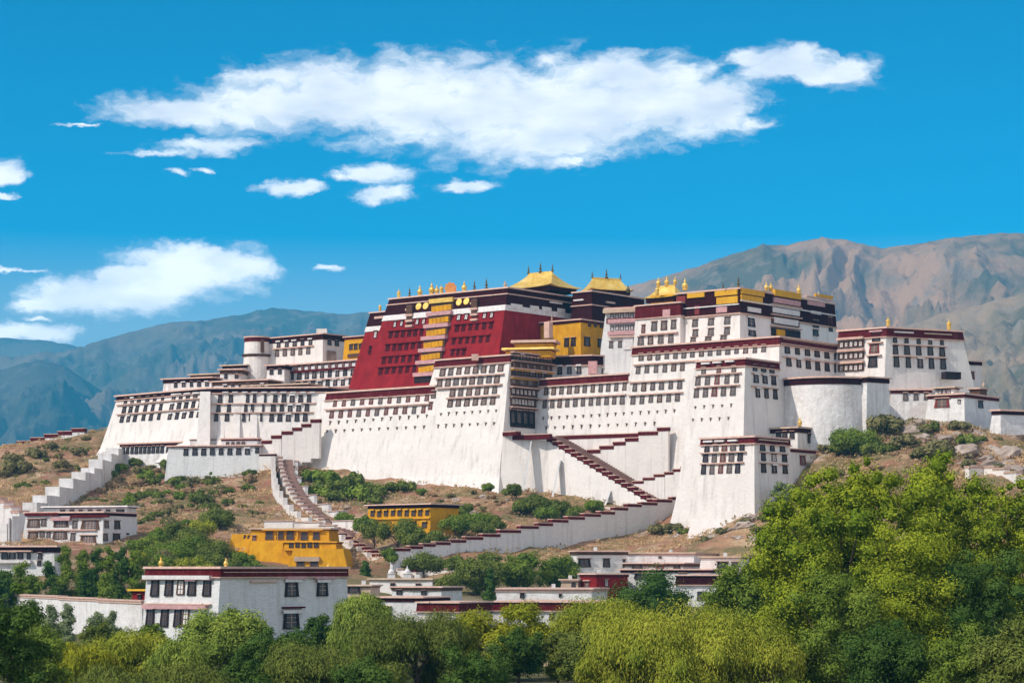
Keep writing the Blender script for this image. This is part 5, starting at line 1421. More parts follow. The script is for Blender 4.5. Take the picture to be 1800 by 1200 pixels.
def crown(name, m, clumps, n, size, seed, aspect=1.6, droop=0.0, jitter=.6, shell=.58, squash=.92, core=.56):
    """leaf cards spread through a set of clumps (x, y, z, r)"""
    rg = np.random.default_rng(seed)
    cl = np.array(clumps, float); w = cl[:, 3] ** 2; w /= w.sum()
    k = rg.choice(len(cl), n, p=w)
    d = rg.normal(size=(n, 3)); d /= np.linalg.norm(d, axis=1)[:, None]
    low = d[:, 2] < -.25; flip = low & (rg.random(n) < .55); d[flip, 2] *= -1
    rad = cl[k, 3] * (shell + (1.08 - shell) * rg.random(n) ** .75)
    stray = rg.random(n) < .16; rad = np.where(stray, rad * rg.uniform(1.0, 1.35, n), rad)
    lump = 1 + .22 * np.sin(d[:, 0] * 7 + k * 1.7) * np.sin(d[:, 1] * 6 + k * 2.3) * np.sin(d[:, 2] * 8 + k); rad = rad * lump
    p = cl[k, :3] + d * rad[:, None] * np.array([1, 1, squash])
    if droop > 0: p[:, 2] -= droop * cl[k, 3] * (rg.random(n) ** 1.6 * (1.0 - .3 * d[:, 2]) - .12)
    nrm = d + rg.normal(size=(n, 3)) * jitter * .55 + np.array([0, 0, .25]); nrm /= np.linalg.norm(nrm, axis=1)[:, None]
    if droop > 0:
        ax = np.tile([0, 0, -1.0], (n, 1)) + d * .35 + rg.normal(size=(n, 3)) * .22
    else:
        ax = rg.normal(size=(n, 3)) + np.array([0, 0, .4])
    ax -= nrm * (ax * nrm).sum(1)[:, None]; ax /= np.linalg.norm(ax, axis=1)[:, None]
    bx = np.cross(nrm, ax)
    s = size * rg.uniform(.65, 1.35, n)
    hl, hw = (ax * (s * aspect / 2)[:, None]), (bx * (s / 2)[:, None])
    V = np.empty((n, 4, 3)); V[:, 0] = p - hl; V[:, 1] = p + hw - hl * .1; V[:, 2] = p + hl; V[:, 3] = p - hw - hl * .1
    ct = rg.random(len(cl))
    tint = np.repeat(np.clip(.62 * ct[k] + .5 * rg.random(n) - .06, 0, 1), 4)
    V = V.reshape(-1, 3)
    if core:
        # inner foliage: dark-tinted opaque core added to block light, deepening each clump's shade
        K, J = 9, 6; base = []
        for j in range(J + 1):
            ph = -math.pi / 2 + math.pi * j / J
            for i in range(K):
                th = 2 * math.pi * (i + .5 * (j % 2)) / K; base.append((math.cos(th) * math.cos(ph), math.sin(th) * math.cos(ph), math.sin(ph)))
        base = np.array(base); q = []
        for j in range(J):
            for i in range(K):
                q.append((j * K + i, j * K + (i + 1) % K, (j + 1) * K + (i + 1) % K, (j + 1) * K + i))
        q = np.array(q); nb = len(base); m0 = len(V)
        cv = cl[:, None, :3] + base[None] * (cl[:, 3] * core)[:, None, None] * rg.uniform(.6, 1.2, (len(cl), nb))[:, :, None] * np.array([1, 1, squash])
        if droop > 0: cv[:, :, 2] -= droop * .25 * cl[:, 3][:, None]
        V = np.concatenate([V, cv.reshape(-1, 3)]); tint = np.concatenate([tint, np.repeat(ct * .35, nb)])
        Q = np.concatenate([np.arange(n * 4).reshape(-1, 4), (q[None] + (m0 + np.arange(len(cl)) * nb)[:, None, None]).reshape(-1, 4)])
    else:
        Q = np.arange(n * 4).reshape(-1, 4)
    me = bpy.data.meshes.new(name)
    me.vertices.add(len(V)); me.vertices.foreach_set('co', V.reshape(-1).astype(np.float32))
    me.loops.add(Q.size); me.loops.foreach_set('vertex_index', Q.reshape(-1).astype(np.int32))
    me.polygons.add(len(Q)); me.polygons.foreach_set('loop_start', np.arange(0, Q.size, 4, dtype=np.int32))
    a = me.attributes.new('tint', 'FLOAT', 'POINT'); a.data.foreach_set('value', tint.astype(np.float32))
    me.materials.append(m); me.update(); me.validate()
    return me


def clumps_for(kind, w, h, seed, n=None):
    """clump list in a crown of half width w and height h standing on z = 0"""
    rg = np.random.default_rng(seed + 500); C = []
    if kind in ('round', 'open'):
        n = n or 52
        for i in range(n):
            d = rg.normal(size=3); d /= np.linalg.norm(d); q = rg.uniform(.35, .82) if i > 5 else rg.uniform(0, .4)
            C.append((d[0] * w * q, d[1] * w * q, h * .52 + d[2] * h * .46 * q, w * rg.choice([.16, .2, .26, .34]) * rg.uniform(.85, 1.1)))
    elif kind == 'willow':
        n = n or 44
        for i in range(n):
            a = rg.uniform(0, 2 * math.pi); q = math.sqrt(rg.random()) * .86
            z = h * (.36 + .50 * math.sqrt(max(0, 1 - q * q))) * rg.uniform(.82, 1.04)
            C.append((math.cos(a) * w * q, math.sin(a) * w * q, z, w * rg.choice([.16, .22, .3]) * rg.uniform(.85, 1.15)))
        for i in range(n // 3):
            a = rg.uniform(0, 2 * math.pi); q = rg.uniform(.5, .92)
            C.append((math.cos(a) * w * q, math.sin(a) * w * q, h * rg.uniform(.15, .45), w * rg.uniform(.18, .3)))
    elif kind == 'poplar':
        n = n or 26
        for i in range(n):
            t = (i + .5) / n; a = rg.uniform(0, 2 * math.pi); ww = w * (1.0 - .75 * t ** 2.2) * rg.uniform(.1, .62)
            C.append((math.cos(a) * ww, math.sin(a) * ww, h * (.06 + .9 * t), w * rg.uniform(.32, .52) * (1 - .45 * t)))
    elif kind == 'shrub':
        n = n or 12
        for i in range(n):
            a = rg.uniform(0, 2 * math.pi); q = math.sqrt(rg.random()) * .72
            C.append((math.cos(a) * w * q, math.sin(a) * w * q, h * (.2 + .5 * math.sqrt(1 - q * q)) * rg.uniform(.7, 1.1), w * rg.uniform(.25, .42)))
    A = np.array(C); kx = w / max(np.max(np.abs(A[:, 0]) + A[:, 3]), 1e-6)
    kz = h / np.max(A[:, 2] + .85 * A[:, 3] * kx)
    A[:, :2] *= kx; A[:, 3] *= max(1.0, kx); A[:, 2] *= kz
    return [tuple(q) for q in A]


def trunk_mesh(h, r, clumps, seed, stems=1):
    rg = random.Random(seed); mb = MB()
    def limb(a, b, r0, r1, n=7, k=5):
        a, b = np.array(a, float), np.array(b, float); d = (b - a) / np.linalg.norm(b - a)
        x = np.cross(d, [0.3, .9, .1]); x /= np.linalg.norm(x); y = np.cross(d, x); rs = []
        for i in range(k + 1):
            t = i / k; c = a + (b - a) * t + x * math.sin(t * 3.0) * r0 * rg.uniform(-.5, .5); rr = r0 + (r1 - r0) * t
            rs.append([c + (x * math.cos(2 * math.pi * j / n) + y * math.sin(2 * math.pi * j / n)) * rr for j in range(n)])
        mb.rings(rs)
    for s in range(stems):
        o = (rg.uniform(-1, 1) * r * 2.5 * (stems > 1), rg.uniform(-1, 1) * r * 2.5 * (stems > 1), -1.0)
        top = (o[0] * 2.5, o[1] * 2.5, h * rg.uniform(.4, .55)); limb(o, top, r, r * .55)
        cs = rg.sample(list(clumps), min(9, len(clumps)))
        for c in cs:
            limb((top[0] * .8, top[1] * .8, h * rg.uniform(.22, .45)), (c[0], c[1], c[2]), r * .42, r * .08)
    return mb.mesh('trunk', [BARK], True)


def tree(px, top, width, D, kind, m, label, seed, base=None, n=9000, size=None, name='tree', cat='tree', group=None, aspect=1.6, droop=0.0, stems=1, nclump=None, at=None, shell=.55):
    """tree whose crown top is seen at (px, top) and is width pixels wide, D metres away"""
    x = xp(px, D); zt = zp(top, D); z0 = gz(x, D) if base is None else base
    h = max(1.5, zt - z0); w = width / 2 * D / FP
    C = clumps_for(kind, w, h, seed, nclump); n = int(n * (2.0 if kind == 'willow' else 1.35))
    size = size or 2.6 * D / FP
    o = bpy.data.objects.new(name, None); COL.objects.link(o); o.location = (x, D, z0); tag(o, label, cat, group)
    link('crown', crown('crown', m, C, n, size, seed, aspect, droop, shell=shell), o)
    link('trunk', trunk_mesh(h, max(.12, w * .055), C, seed, stems), o)
    return o


# --- large trees at the front
def big_poplar(px, top, width, D, seed, n, label):
    x = xp(px, D); h = zp(top, D) + 1.0; w = width / 2 * D / FP
    rg = np.random.default_rng(seed); C = []
    # upright sheaves fanning out from the ground, each a chain of clumps that narrows upward
    ns = 30
    for s in range(ns):
        a = 2 * math.pi * s / ns + rg.uniform(-.25, .25); q = rg.uniform(.25, .9) if s % 3 else rg.uniform(0, .3)
        hh = h * (1.0 - .17 * q ** 2) * rg.uniform(.86, 1.0)
        for t in np.linspace(.08, .97, 13):
            if rg.random() < .12: continue
            rr = w * q * (t ** .35) * (1.0 - .25 * max(0, t - .75) / .25)
            r = w * rg.choice([.09, .12, .16, .22]) * rg.uniform(.85, 1.15) * (1.08 - .3 * t)
            C.append((math.cos(a) * rr + rg.normal() * w * .09, math.sin(a) * rr + rg.normal() * w * .09, hh * t - r * .7, r))
    A = np.array(C); k = w / np.max(np.abs(A[:, 0]) + .8 * A[:, 3]); A[:, :2] *= k; A[:, 3] *= max(1, k) ; A[:, 2] *= h / np.max(A[:, 2] + .85 * A[:, 3]); C = [tuple(q) for q in A]
    o = bpy.data.objects.new('poplar_tree', None); COL.objects.link(o); o.location = (x, D, -1.0); tag(o, label, 'tree')
    link('crown', crown('crown', LF_POPLAR, C, n, 3.3 * D / FP, seed, 1.3, shell=.5), o)
    link('trunk', trunk_mesh(h, w * .05, C, seed, 4), o)


big_poplar(1500, 800, 400, 262, 3, 120000, 'broad many stemmed poplar hiding the foot of the hill')
big_poplar(1650, 788, 340, 280, 4, 95000, 'tallest poplar whose crown reaches the brown slope')
big_poplar(1800, 835, 230, 262, 5, 60000, 'poplar cut by the frame edge beside the tallest poplar')
tree(1395, 912, 150, 290, 'round', LF_POPLAR, 'lower green tree leaning out beside the broad poplar', 21, n=11000, base=0, size=3 * 290 / FP)
tree(1372, 1010, 150, 400, 'round', LF_MID, 'bushy green tree half behind the leaning tree', 46, n=9000, base=0, size=2.6 * 400 / FP)
tree(1268, 1020, 90, 420, 'round', LF_MID, 'green tree at the end of the narrow windowed grey house', 47, n=6000, base=0, size=2.6 * 420 / FP)
tree(1310, 985, 150, 330, 'round', LF_MID, 'soft green tree between the grey house and the poplars', 22, n=9000, base=0, size=2.8 * 330 / FP)
tree(1790, 1078, 170, 205, 'round', LF_WILLOW_DK, 'olive feathery tree in the lower corner under the poplars', 23, n=14000, base=-2, aspect=3.2, size=2.6 * 205 / FP)
tree(1205, 1062, 370, 238, 'willow', LF_WILLOW, 'wide yellow green willow dome in front of the grey houses', 24, n=42000, base=-1, droop=.8, aspect=4.5, size=1.55 * 238 / FP, nclump=46, name='willow_tree')
tree(1345, 1110, 150, 232, 'willow', LF_WILLOW, 'drooping willow touching the poplars', 25, n=14000, base=-1, droop=1.0, aspect=4.5, size=1.55 * 232 / FP, name='willow_tree')
tree(1062, 1048, 225, 300, 'willow', LF_WILLOW, 'bright rounded willow behind the wide willow dome', 26, n=20000, base=-1, droop=.55, aspect=3.5, size=1.55 * 300 / FP, name='willow_tree')
tree(1140, 1000, 165, 440, 'round', LF_DARK, 'dark green round tree before the grey house', 27, n=12000, base=0, size=2.7 * 440 / FP)
tree(882, 1056, 185, 292, 'round', LF_YEL, 'yellow green tree in front of the maroon banded house', 28, n=17000, base=-1, size=2.5 * 292 / FP, aspect=2.2, nclump=30)
tree(912, 1100, 120, 280, 'round', LF_DARK, 'dark under tree in the shade of the yellow green tree', 38, n=9000, base=-1, size=2.5 * 280 / FP)
tree(732, 1076, 240, 270, 'willow', LF_WILLOW_DK, 'broad dark willow crown in the middle of the garden', 29, n=28000, base=-1, droop=.7, aspect=4, size=1.55 * 270 / FP, nclump=40, name='willow_tree')
tree(634, 1040, 118, 350, 'willow', LF_BRIGHT, 'upright bright willow against the corner of the big house', 30, n=13000, base=-1, droop=1.1, aspect=4.5, size=1.55 * 350 / FP, name='willow_tree')
tree(562, 1078, 70, 360, 'round', LF_DARK, 'small bush tree under the lower dark window', 31, n=5000, base=-1, size=2.4 * 360 / FP)
tree(392, 1066, 185, 310, 'round', LF_BRIGHT, 'spreading green tree hiding the base of the big house', 32, n=18000, base=-1, size=2.4 * 310 / FP, aspect=2.4)
tree(485, 1100, 130, 290, 'round', LF_DARK, 'grey green tree beside the spreading tree', 33, n=11000, base=-1, size=2.4 * 290 / FP, aspect=2)
tree(528, 1132, 230, 250, 'willow', LF_WILLOW_DK, 'low dark willow below the big house', 34, n=20000, base=-1, droop=.8, aspect=4, size=1.55 * 250 / FP, name='willow_tree')
tree(232, 1108, 190, 275, 'willow', LF_WILLOW, 'willow with yellow hanging strands below the long white wall', 35, n=20000, base=-1, droop=1.1, aspect=5, size=1.55 * 275 / FP, name='willow_tree')
tree(140, 1128, 120, 268, 'willow', LF_YEL, 'small golden willow beside the yellow stranded willow', 36, n=9000, base=-1, droop=1.1, aspect=5, size=1.55 * 268 / FP, name='willow_tree')
tree(315, 1128, 130, 262, 'willow', LF_BRIGHT, 'round topped willow between the two long willows', 37, n=12000, base=-1, droop=1.0, aspect=5, size=1.55 * 262 / FP, name='willow_tree')
tree(322, 1166, 190, 225, 'willow', LF_WILLOW_DK, 'lowest willow at the bottom edge', 39, n=14000, base=-2, droop=.9, aspect=5, size=1.55 * 225 / FP, name='willow_tree')
tree(190, 1168, 170, 222, 'willow', LF_WILLOW_DK, 'low willow at the bottom edge beside the dark corner tree', 40, n=12000, base=-2, droop=.9, aspect=5, size=1.55 * 222 / FP, name='willow_tree')
tree(15, 1022, 150, 190, 'round', LF_DARK, 'dark leafy tree filling the lower western corner', 41, n=16000, base=-2, size=3.2 * 190 / FP)
tree(75, 1120, 110, 240, 'round', LF_MID, 'green bush tree next to the dark corner tree', 42, n=9000, base=-2, size=2.6 * 240 / FP)
tree(420, 1150, 120, 240, 'round', LF_DARK, 'soft green tree between low willows', 43, n=9000, base=-2, size=2.4 * 240 / FP, aspect=2.4)
tree(640, 1120, 100, 300, 'round', LF_MID, 'small tree in front of the upright bright willow', 44, n=7000, base=-1, size=2.4 * 300 / FP)
tree(980, 1108, 90, 285, 'round', LF_WILLOW_DK, 'shaded willow above the low cream house', 45, n=7000, base=-1, size=2.4 * 285 / FP)
for (px, tp, w, D, m_, kd, n_, lab) in ((1418, 860, 150, 300, LF_POPLAR, 'round', 14000, 'rounded shoulder of green tree leaning from the broad poplar'), (1585, 900, 260, 240, LF_POPLAR, 'round', 26000, 'full green tree in front of the poplar stems'), (1735, 960, 200, 240, LF_DARK, 'round', 16000, 'shaded dark tree under the tallest poplar'),
        (1460, 1000, 190, 235, LF_MID, 'round', 18000, 'green lower tree beside the drooping willow'), (1560, 1085, 200, 215, LF_DARK, 'round', 15000, 'dark low tree at the bottom edge under the poplars'), (1680, 1090, 170, 212, LF_MID, 'round', 14000, 'low green tree at the bottom edge near the olive tree'),
        (640, 1150, 120, 225, LF_DARK, 'round', 12000, 'green crown at the bottom edge below the broad dark willow'), (830, 1130, 150, 230, LF_DARK, 'round', 11000, 'dark crown at the bottom edge below the yellow green tree'), (1020, 1110, 120, 270, LF_WILLOW_DK, 'round', 9000, 'olive crown between the two bright willows'), (450, 1115, 90, 265, LF_DARK, 'round', 8000, 'rounded green crown below the spreading tree'),
        (60, 1085, 120, 300, LF_MID, 'round', 9000, 'green crown below the silvery saplings'), (180, 1090, 90, 320, LF_WILLOW_DK, 'round', 7000, 'olive crown below the silvery saplings'), (270, 1095, 80, 320, LF_MID, 'round', 6000, 'green crown close to the white house corner'), (1080, 1130, 140, 240, LF_WILLOW, 'willow', 12000, 'yellow green willow bulge beside the wide willow dome'), (1290, 1085, 160, 236, LF_WILLOW, 'willow', 14000, 'yellow green willow shoulder beside the poplars')):
    tree(px, tp, w, D, kd, m_, lab, 400 + px, n=n_, base=-1.5, size=(2.5 if kd == 'round' else 1.6) * D / FP, aspect=1.8 if kd == 'round' else 5, droop=.5 if kd == 'willow' else 0.0)
# silver saplings before the long wall
for i, (px, tp, w) in enumerate(((58, 1052, 52), (92, 1062, 50), (118, 1060, 46), (168, 1075, 48), (197, 1073, 46))):
    tree(px, tp, w, 425, 'poplar', LF_SILVER, 'silvery sapling standing against the long white wall', 60 + i, n=3600, base=0, size=2.3 * 425 / FP, name='sapling', group='saplings along the long white wall')
# dark poplars
for i, (px, tp, w) in enumerate(((112, 958, 46), (88, 985, 40), (142, 966, 40), (170, 962, 40), (192, 960, 40), (215, 960, 42), (240, 966, 40), (150, 1000, 44), (185, 1005, 44))):
    tree(px, tp, w * 1.3, 570 - (i > 6) * 15, 'poplar', LF_DARK if i % 2 else LF_MID, 'dark upright poplar in the row behind the long white wall', 70 + i, n=4500, size=2.2 * 570 / FP, name='poplar_tree', group='dark poplars in a row')
tree(40, 985, 85, 560, 'round', LF_MID, 'round green tree before the open veranda house', 81, n=6000, size=2.3 * 560 / FP)
tree(8, 1000, 60, 545, 'round', LF_DARK, 'dark round tree at the end of the long wall', 82, n=4500, size=2.3 * 545 / FP)
# mid town trees
tree(835, 980, 110, 640, 'round', LF_WILLOW_DK, 'pale green spreading tree below the zigzag wall', 83, n=9000, size=2.2 * 640 / FP, aspect=2)
tree(858, 970, 62, 660, 'round', LF_WILLOW_DK, 'taller green tree behind the pale spreading tree', 84, n=5000, size=2.2 * 660 / FP)
tree(920, 968, 100, 650, 'round', LF_MID, 'rounded green tree under the middle of the zigzag wall', 85, n=8000, size=2.2 * 650 / FP)
tree(978, 975, 90, 660, 'round', LF_MID, 'green tree touching the white upper house', 86, n=7000, size=2.2 * 660 / FP)
tree(861, 998, 30, 590, 'poplar', LF_DARK, 'thin dark poplar before the pale spreading tree', 87, n=3500, size=2.1 * 590 / FP, name='poplar_tree')
tree(745, 970, 80, 715, 'shrub', LF_WILLOW_DK, 'grey green bush under the lower end of the zigzag wall', 88, n=5000, size=2.1 * 715 / FP)
tree(790, 1010, 60, 615, 'shrub', LF_WILLOW_DK, 'soft bush by the flat tan roofed house', 89, n=3500, size=2.1 * 615 / FP)
tree(642, 985, 26, 700, 'poplar', LF_DARK, 'little dark conical tree at the stair foot', 90, n=2000, size=2.0 * 700 / FP)
# garden bushes between the western slope and the yellow houses
for i, (px, tp, w, D, m_, lab) in enumerate(((335, 926, 95, 720, LF_WILLOW_DK, 'large rounded bush at the foot of the brown slope'), (385, 892, 70, 810, LF_WILLOW_DK, 'dark bush on the slope above the yellow terraced house'), (300, 945, 90, 690, LF_MID, 'wide green bush behind the large awning house'), (378, 948, 80, 690, LF_WILLOW_DK, 'yellowish bush beside the yellow terraces'),
                                             (262, 958, 70, 690, LF_MID, 'green bush beside the stepped house'), (425, 968, 50, 690, LF_MID, 'bush growing under the yellow garden wall'), (345, 975, 90, 640, LF_WILLOW, 'low yellow green bush behind the gilded roof ornament'), (446, 984, 56, 660, LF_MID, 'small bush in front of the yellow ramp'), (290, 965, 60, 660, LF_SCRUB, 'pale grey bush above the big roof'), (410, 980, 60, 640, LF_WILLOW_DK, 'green bush touching the big roof'))):
    tree(px, tp, w, D, 'shrub', m_, lab, 100 + i, n=5200, size=2.0 * D / FP, name='bush', cat='bush', nclump=16)
for i, (px, tp, w, D, m_, lab) in enumerate(((658, 912, 60, 765, LF_WILLOW_DK, 'dark round bush before the ochre house'), (700, 910, 92, 755, LF_WILLOW_DK, 'wide willow bush before the ochre house'), (838, 900, 85, 790, LF_MID, 'green bush beside the ochre house'), (806, 884, 52, 806, LF_WILLOW_DK, 'dark bush behind the ochre house corner'), (605, 900, 40, 820, LF_MID, 'little bush by the low white garden wall'),
                                             (938, 868, 66, 830, LF_WILLOW_DK, 'loose grey green tree under the stair wall'), (984, 878, 58, 826, LF_WILLOW_DK, 'airy bush under the stair wall ribs'), (1042, 878, 40, 826, LF_MID, 'small bush at the low end of the stair wall'), (900, 850, 36, 848, LF_WILLOW_DK, 'bush at the foot of the buttressed corner'), (858, 848, 22, 856, LF_MID, 'tiny bush at the great wall corner'))):
    tree(px, tp, w, D, 'shrub', m_, lab, 120 + i, n=4600, size=2.0 * D / FP, name='bush', cat='bush', nclump=14, base=None)
for i, (px, tp, w, D) in enumerate(((250, 940, 60, 715), (310, 915, 60, 745), (360, 912, 56, 760), (275, 925, 40, 735), (320, 955, 70, 670), (370, 965, 60, 655), (240, 965, 50, 665), (340, 940, 60, 700), (285, 972, 50, 640))):
    tree(px, tp, w, D, 'shrub', (LF_MID, LF_WILLOW_DK, LF_WILLOW, LF_MID)[i % 4], 'garden bush in the thick greenery below the brown western slope', 160 + i, n=3600, size=2.0 * D / FP, name='bush', cat='bush', nclump=12, group='garden bushes below the western slope')
for i, (px, tp, w, D) in enumerate(((770, 900, 46, 790), (800, 905, 60, 778), (850, 915, 50, 775), (870, 905, 40, 790), (640, 905, 40, 790), (725, 925, 60, 750), (770, 930, 50, 752), (960, 890, 50, 815), (1010, 888, 40, 815), (915, 880, 40, 825), (690, 960, 40, 738), (800, 975, 50, 700))):
    tree(px, tp, w, D, 'shrub', (LF_WILLOW_DK, LF_MID, LF_WILLOW_DK)[i % 3], 'loose bush on the bank around the ochre house', 190 + i, n=3200, size=2.0 * D / FP, name='bush', cat='bush', nclump=12, group='bushes around the ochre house')
tree(1492, 754, 104, 800, 'shrub', LF_MID, 'big dark green bush against the round bastion', 140, n=8000, size=2.1 * 800 / FP, name='bush', cat='bush', nclump=20)
tree(1560, 790, 60, 795, 'shrub', LF_WILLOW_DK, 'green bush beside the big bush on the rocks', 141, n=4000, size=2.1 * 795 / FP, name='bush', cat='bush')
tree(1376, 846, 46, 768, 'round', LF_SILVER, 'grey green tree against the small gate tower', 142, n=3600, size=2.0 * 768 / FP)
tree(1362, 888, 62, 700, 'round', LF_POPLAR, 'bright green tree below the small gate tower', 143, n=5000, size=2.2 * 700 / FP)

# shrub kinds for the slopes: copies share their meshes
KINDS = {}
for i, (k, m_) in enumerate((('green', LF_MID), ('olive', LF_WILLOW_DK), ('scrub', LF_SCRUB), ('dry', LF_DRY))):
    KINDS[k] = [crown('foliage', m_, clumps_for('shrub', 1.0, 1.1, 300 + i * 7 + j, 9), 1500, .17, 310 + i * 7 + j, 1.7, shell=.3) for j in range(3)]


def shrub(px, py, w, kind, label, group, rg):
    q = on_ground(px, py); D = q[1]
    o = link('shrub', rg.choice(KINDS[kind])); s = w / 2 * D / FP
    o.location = (q[0], q[1], q[2] - .15 * s); o.scale = (s, s, s * rg.uniform(.75, 1.15)); o.rotation_euler = (0, 0, rg.uniform(0, 6.28))
    tag(o, label, 'shrub', group)


rg = random.Random(5)
for (px, py, w) in ((545, 838, 42), (572, 848, 46), (600, 858, 44), (628, 848, 42), (652, 856, 40), (684, 856, 38), (716, 858, 40), (744, 862, 26), (560, 868, 40), (590, 876, 40), (626, 874, 46), (655, 880, 34), (534, 855, 30), (575, 862, 44), (668, 868, 40)):
    shrub(px, py + 8, w * 1.15, 'olive' if rg.random() < .6 else 'green', 'green shrub in the thicket along the foot of the great blank wall', 'shrubs at the foot of the great wall', rg)
for (px, py, w) in ((30, 835, 52), (22, 815, 40), (10, 838, 30), (62, 808, 40), (108, 826, 34), (140, 800, 30), (40, 860, 36), (78, 852, 24), (170, 840, 20), (190, 780, 22), (205, 765, 34), (222, 770, 30), (238, 752, 30), (250, 748, 26), (262, 745, 20), (150, 775, 20), (90, 790, 24)):
    shrub(px, py, w, rg.choice(['scrub', 'scrub', 'olive', 'scrub']), 'low olive scrub on the straw coloured western slope', 'scrub on the straw slope', rg)
for i in range(90):
    px, py = rg.uniform(0, 215), rg.uniform(775, 880)
    if py < 792 - px * .2 or py > 905 - px * .45: continue
    shrub(px, py, rg.uniform(6, 15), rg.choice(['scrub', 'dry', 'dry', 'olive']), 'low olive scrub on the straw coloured western slope', 'scrub on the straw slope', rg)
for i in range(120):
    px, py = rg.uniform(170, 470), rg.uniform(822, 930)
    if py > 940 - abs(px - 300) * .1: continue
    if px < 215 and py < 850: continue
    shrub(px, py, rg.choice([8, 12, 14, 18, 26]), rg.choice(['scrub', 'dry', 'scrub', 'dry', 'olive']), 'dry reddish scrub on the bare slope below the long outwork', 'scrub on the bare slope', rg)
for (px, py, w) in ((300, 822, 40), (325, 820, 36), (240, 815, 40), (262, 820, 24), (440, 832, 34), (340, 815, 22), (160, 878, 26), (205, 880, 18), (310, 850, 34), (345, 880, 40), (370, 890, 36)):
    shrub(px, py + 6, w, 'olive' if w > 30 else 'scrub', 'dark olive bush on the slope below the long outwork', 'olive bushes below the outwork', rg)
for i in range(46):
    px, py = rg.uniform(180, 460), rg.uniform(830, 925)
    shrub(px, py, rg.uniform(18, 34), rg.choice(['olive', 'scrub', 'scrub', 'green']), 'rounded olive bush scattered over the bare slope below the long outwork', 'olive bushes on the bare slope', rg)
for i in range(46):
    px, py = rg.uniform(1445, 1790), rg.uniform(745, 850)
    if py < 775 - (px - 1500) * .12 and px < 1600: continue
    shrub(px, py, rg.choice([10, 14, 20, 28]), rg.choice(['scrub', 'olive', 'dry', 'scrub']), 'grey green scrub among the pale rocks of the eastern slope', 'scrub on the eastern rocks', rg)
for (px, py, w) in ((1560, 765, 70), (1590, 790, 50), (1640, 760, 36), (1648, 800, 60), (1686, 758, 44), (1700, 785, 46), (1720, 780, 34), (1620, 810, 50), (1480, 800, 46), (1530, 800, 44)):
    shrub(px, py, w, rg.choice(['olive', 'scrub']), 'larger dusty bush on the eastern rocks', 'bushes on the eastern rocks', rg)
for (px, py, w) in ((1160, 940, 44), (1185, 935, 40), (1205, 942, 30), (1285, 918, 34), (1270, 940, 26), (1310, 925, 30), (1330, 940, 34), (1240, 955, 26), (1345, 915, 26)):
    shrub(px, py, w, rg.choice(['olive', 'scrub', 'scrub']), 'dusty bush on the rocky bank below the gate tower', 'bushes on the rocky bank', rg)
for i in range(26):
    px, py = rg.uniform(740, 900), rg.uniform(868, 905)
    shrub(px, py, rg.uniform(8, 20), rg.choice(['dry', 'dry', 'scrub']), 'dry straw tuft on the bank below the great wall', 'straw tufts below the great wall', rg)


# ------------------------------------------------------------------ grass and dry herbs over the slopes
def build_grass():
    rg = np.random.default_rng(77); pts = []
    for (x0, x1, y0, y1, n) in ((-235, -60, 760, 1045, 15000), (-60, 60, 740, 900, 5000), (60, 100, 760, 830, 1500), (95, 200, 690, 835, 7000)):
        x = rg.uniform(x0, x1, n); y = rg.uniform(y0, y1, n); z = ground_z(x, y)
        px = 900 + x / y * FP; ok = z > 12
        for i in np.nonzero(ok)[0]:
            if noise.noise(Vector((x[i] / 14, y[i] / 14, 1.7))) + .35 * rg.normal() > -.05: pts.append((x[i], y[i], z[i]))
    p = np.array(pts); n = len(p); k = 7
    P3 = np.repeat(p, k, axis=0); N_ = n * k
    sc = np.repeat(rg.uniform(.35, 1.15, n), k)
    P3[:, :2] += rg.normal(size=(N_, 2)) * sc[:, None] * .55
    P3[:, 2] += sc * rg.uniform(.0, .75, N_) + .7
    a = rg.normal(size=(N_, 3)); a[:, 2] = np.abs(a[:, 2]) + .5; a /= np.linalg.norm(a, axis=1)[:, None]
    b = np.cross(a, rg.normal(size=(N_, 3))); b /= np.linalg.norm(b, axis=1)[:, None]
    hl, hw = a * (sc * .42)[:, None], b * (sc * .26)[:, None]
    V = np.empty((N_, 4, 3)); V[:, 0] = P3 - hl; V[:, 1] = P3 + hw; V[:, 2] = P3 + hl; V[:, 3] = P3 - hw
    me = bpy.data.meshes.new('hill_grass')
    me.vertices.add(N_ * 4); me.vertices.foreach_set('co', V.reshape(-1).astype(np.float32))
    me.loops.add(N_ * 4); me.loops.foreach_set('vertex_index', np.arange(N_ * 4, dtype=np.int32))
    me.polygons.add(N_); me.polygons.foreach_set('loop_start', np.arange(0, N_ * 4, 4, dtype=np.int32))
    t = np.array([noise.noise(Vector((q[0] / 22, q[1] / 22, 5.0))) for q in p]) * .9 + .5 + rg.normal(size=n) * .2
    at = me.attributes.new('tint', 'FLOAT', 'POINT'); at.data.foreach_set('value', np.repeat(np.clip(np.repeat(t, k), 0, 1), 4).astype(np.float32))
    me.materials.append(leafmat('dry_grass_blade', (.26, .22, .09), (.70, .47, .26), .2)); me.update(); me.validate()
    tag(link('dry_grass', me), 'dry straw grass and herbs covering the palace hill', kind='stuff')


build_grass()

# ------------------------------------------------------------------ rocks
def rock_mesh(seed):
    bm_ = MB(); rg = random.Random(seed)
    n, k = 14, 8; rs = []
    for j in range(k + 1):
        ph = -math.pi / 2 + math.pi * (j + .02) / (k + .04); r = []
        for i in range(n):
            th = 2 * math.pi * i / n; d = Vector((math.cos(th) * math.cos(ph), math.sin(th) * math.cos(ph), math.sin(ph)))
            q = d * (1 + .5 * noise.noise(d * 1.3 + Vector((seed, 0, 0))) + .28 * noise.noise(d * 3.1 + Vector((0, seed, 0))))
            r.append((q.x, q.y, q.z * .62))
        rs.append(r)
    bm_.rings(rs); return bm_.mesh('rock', [STONE])


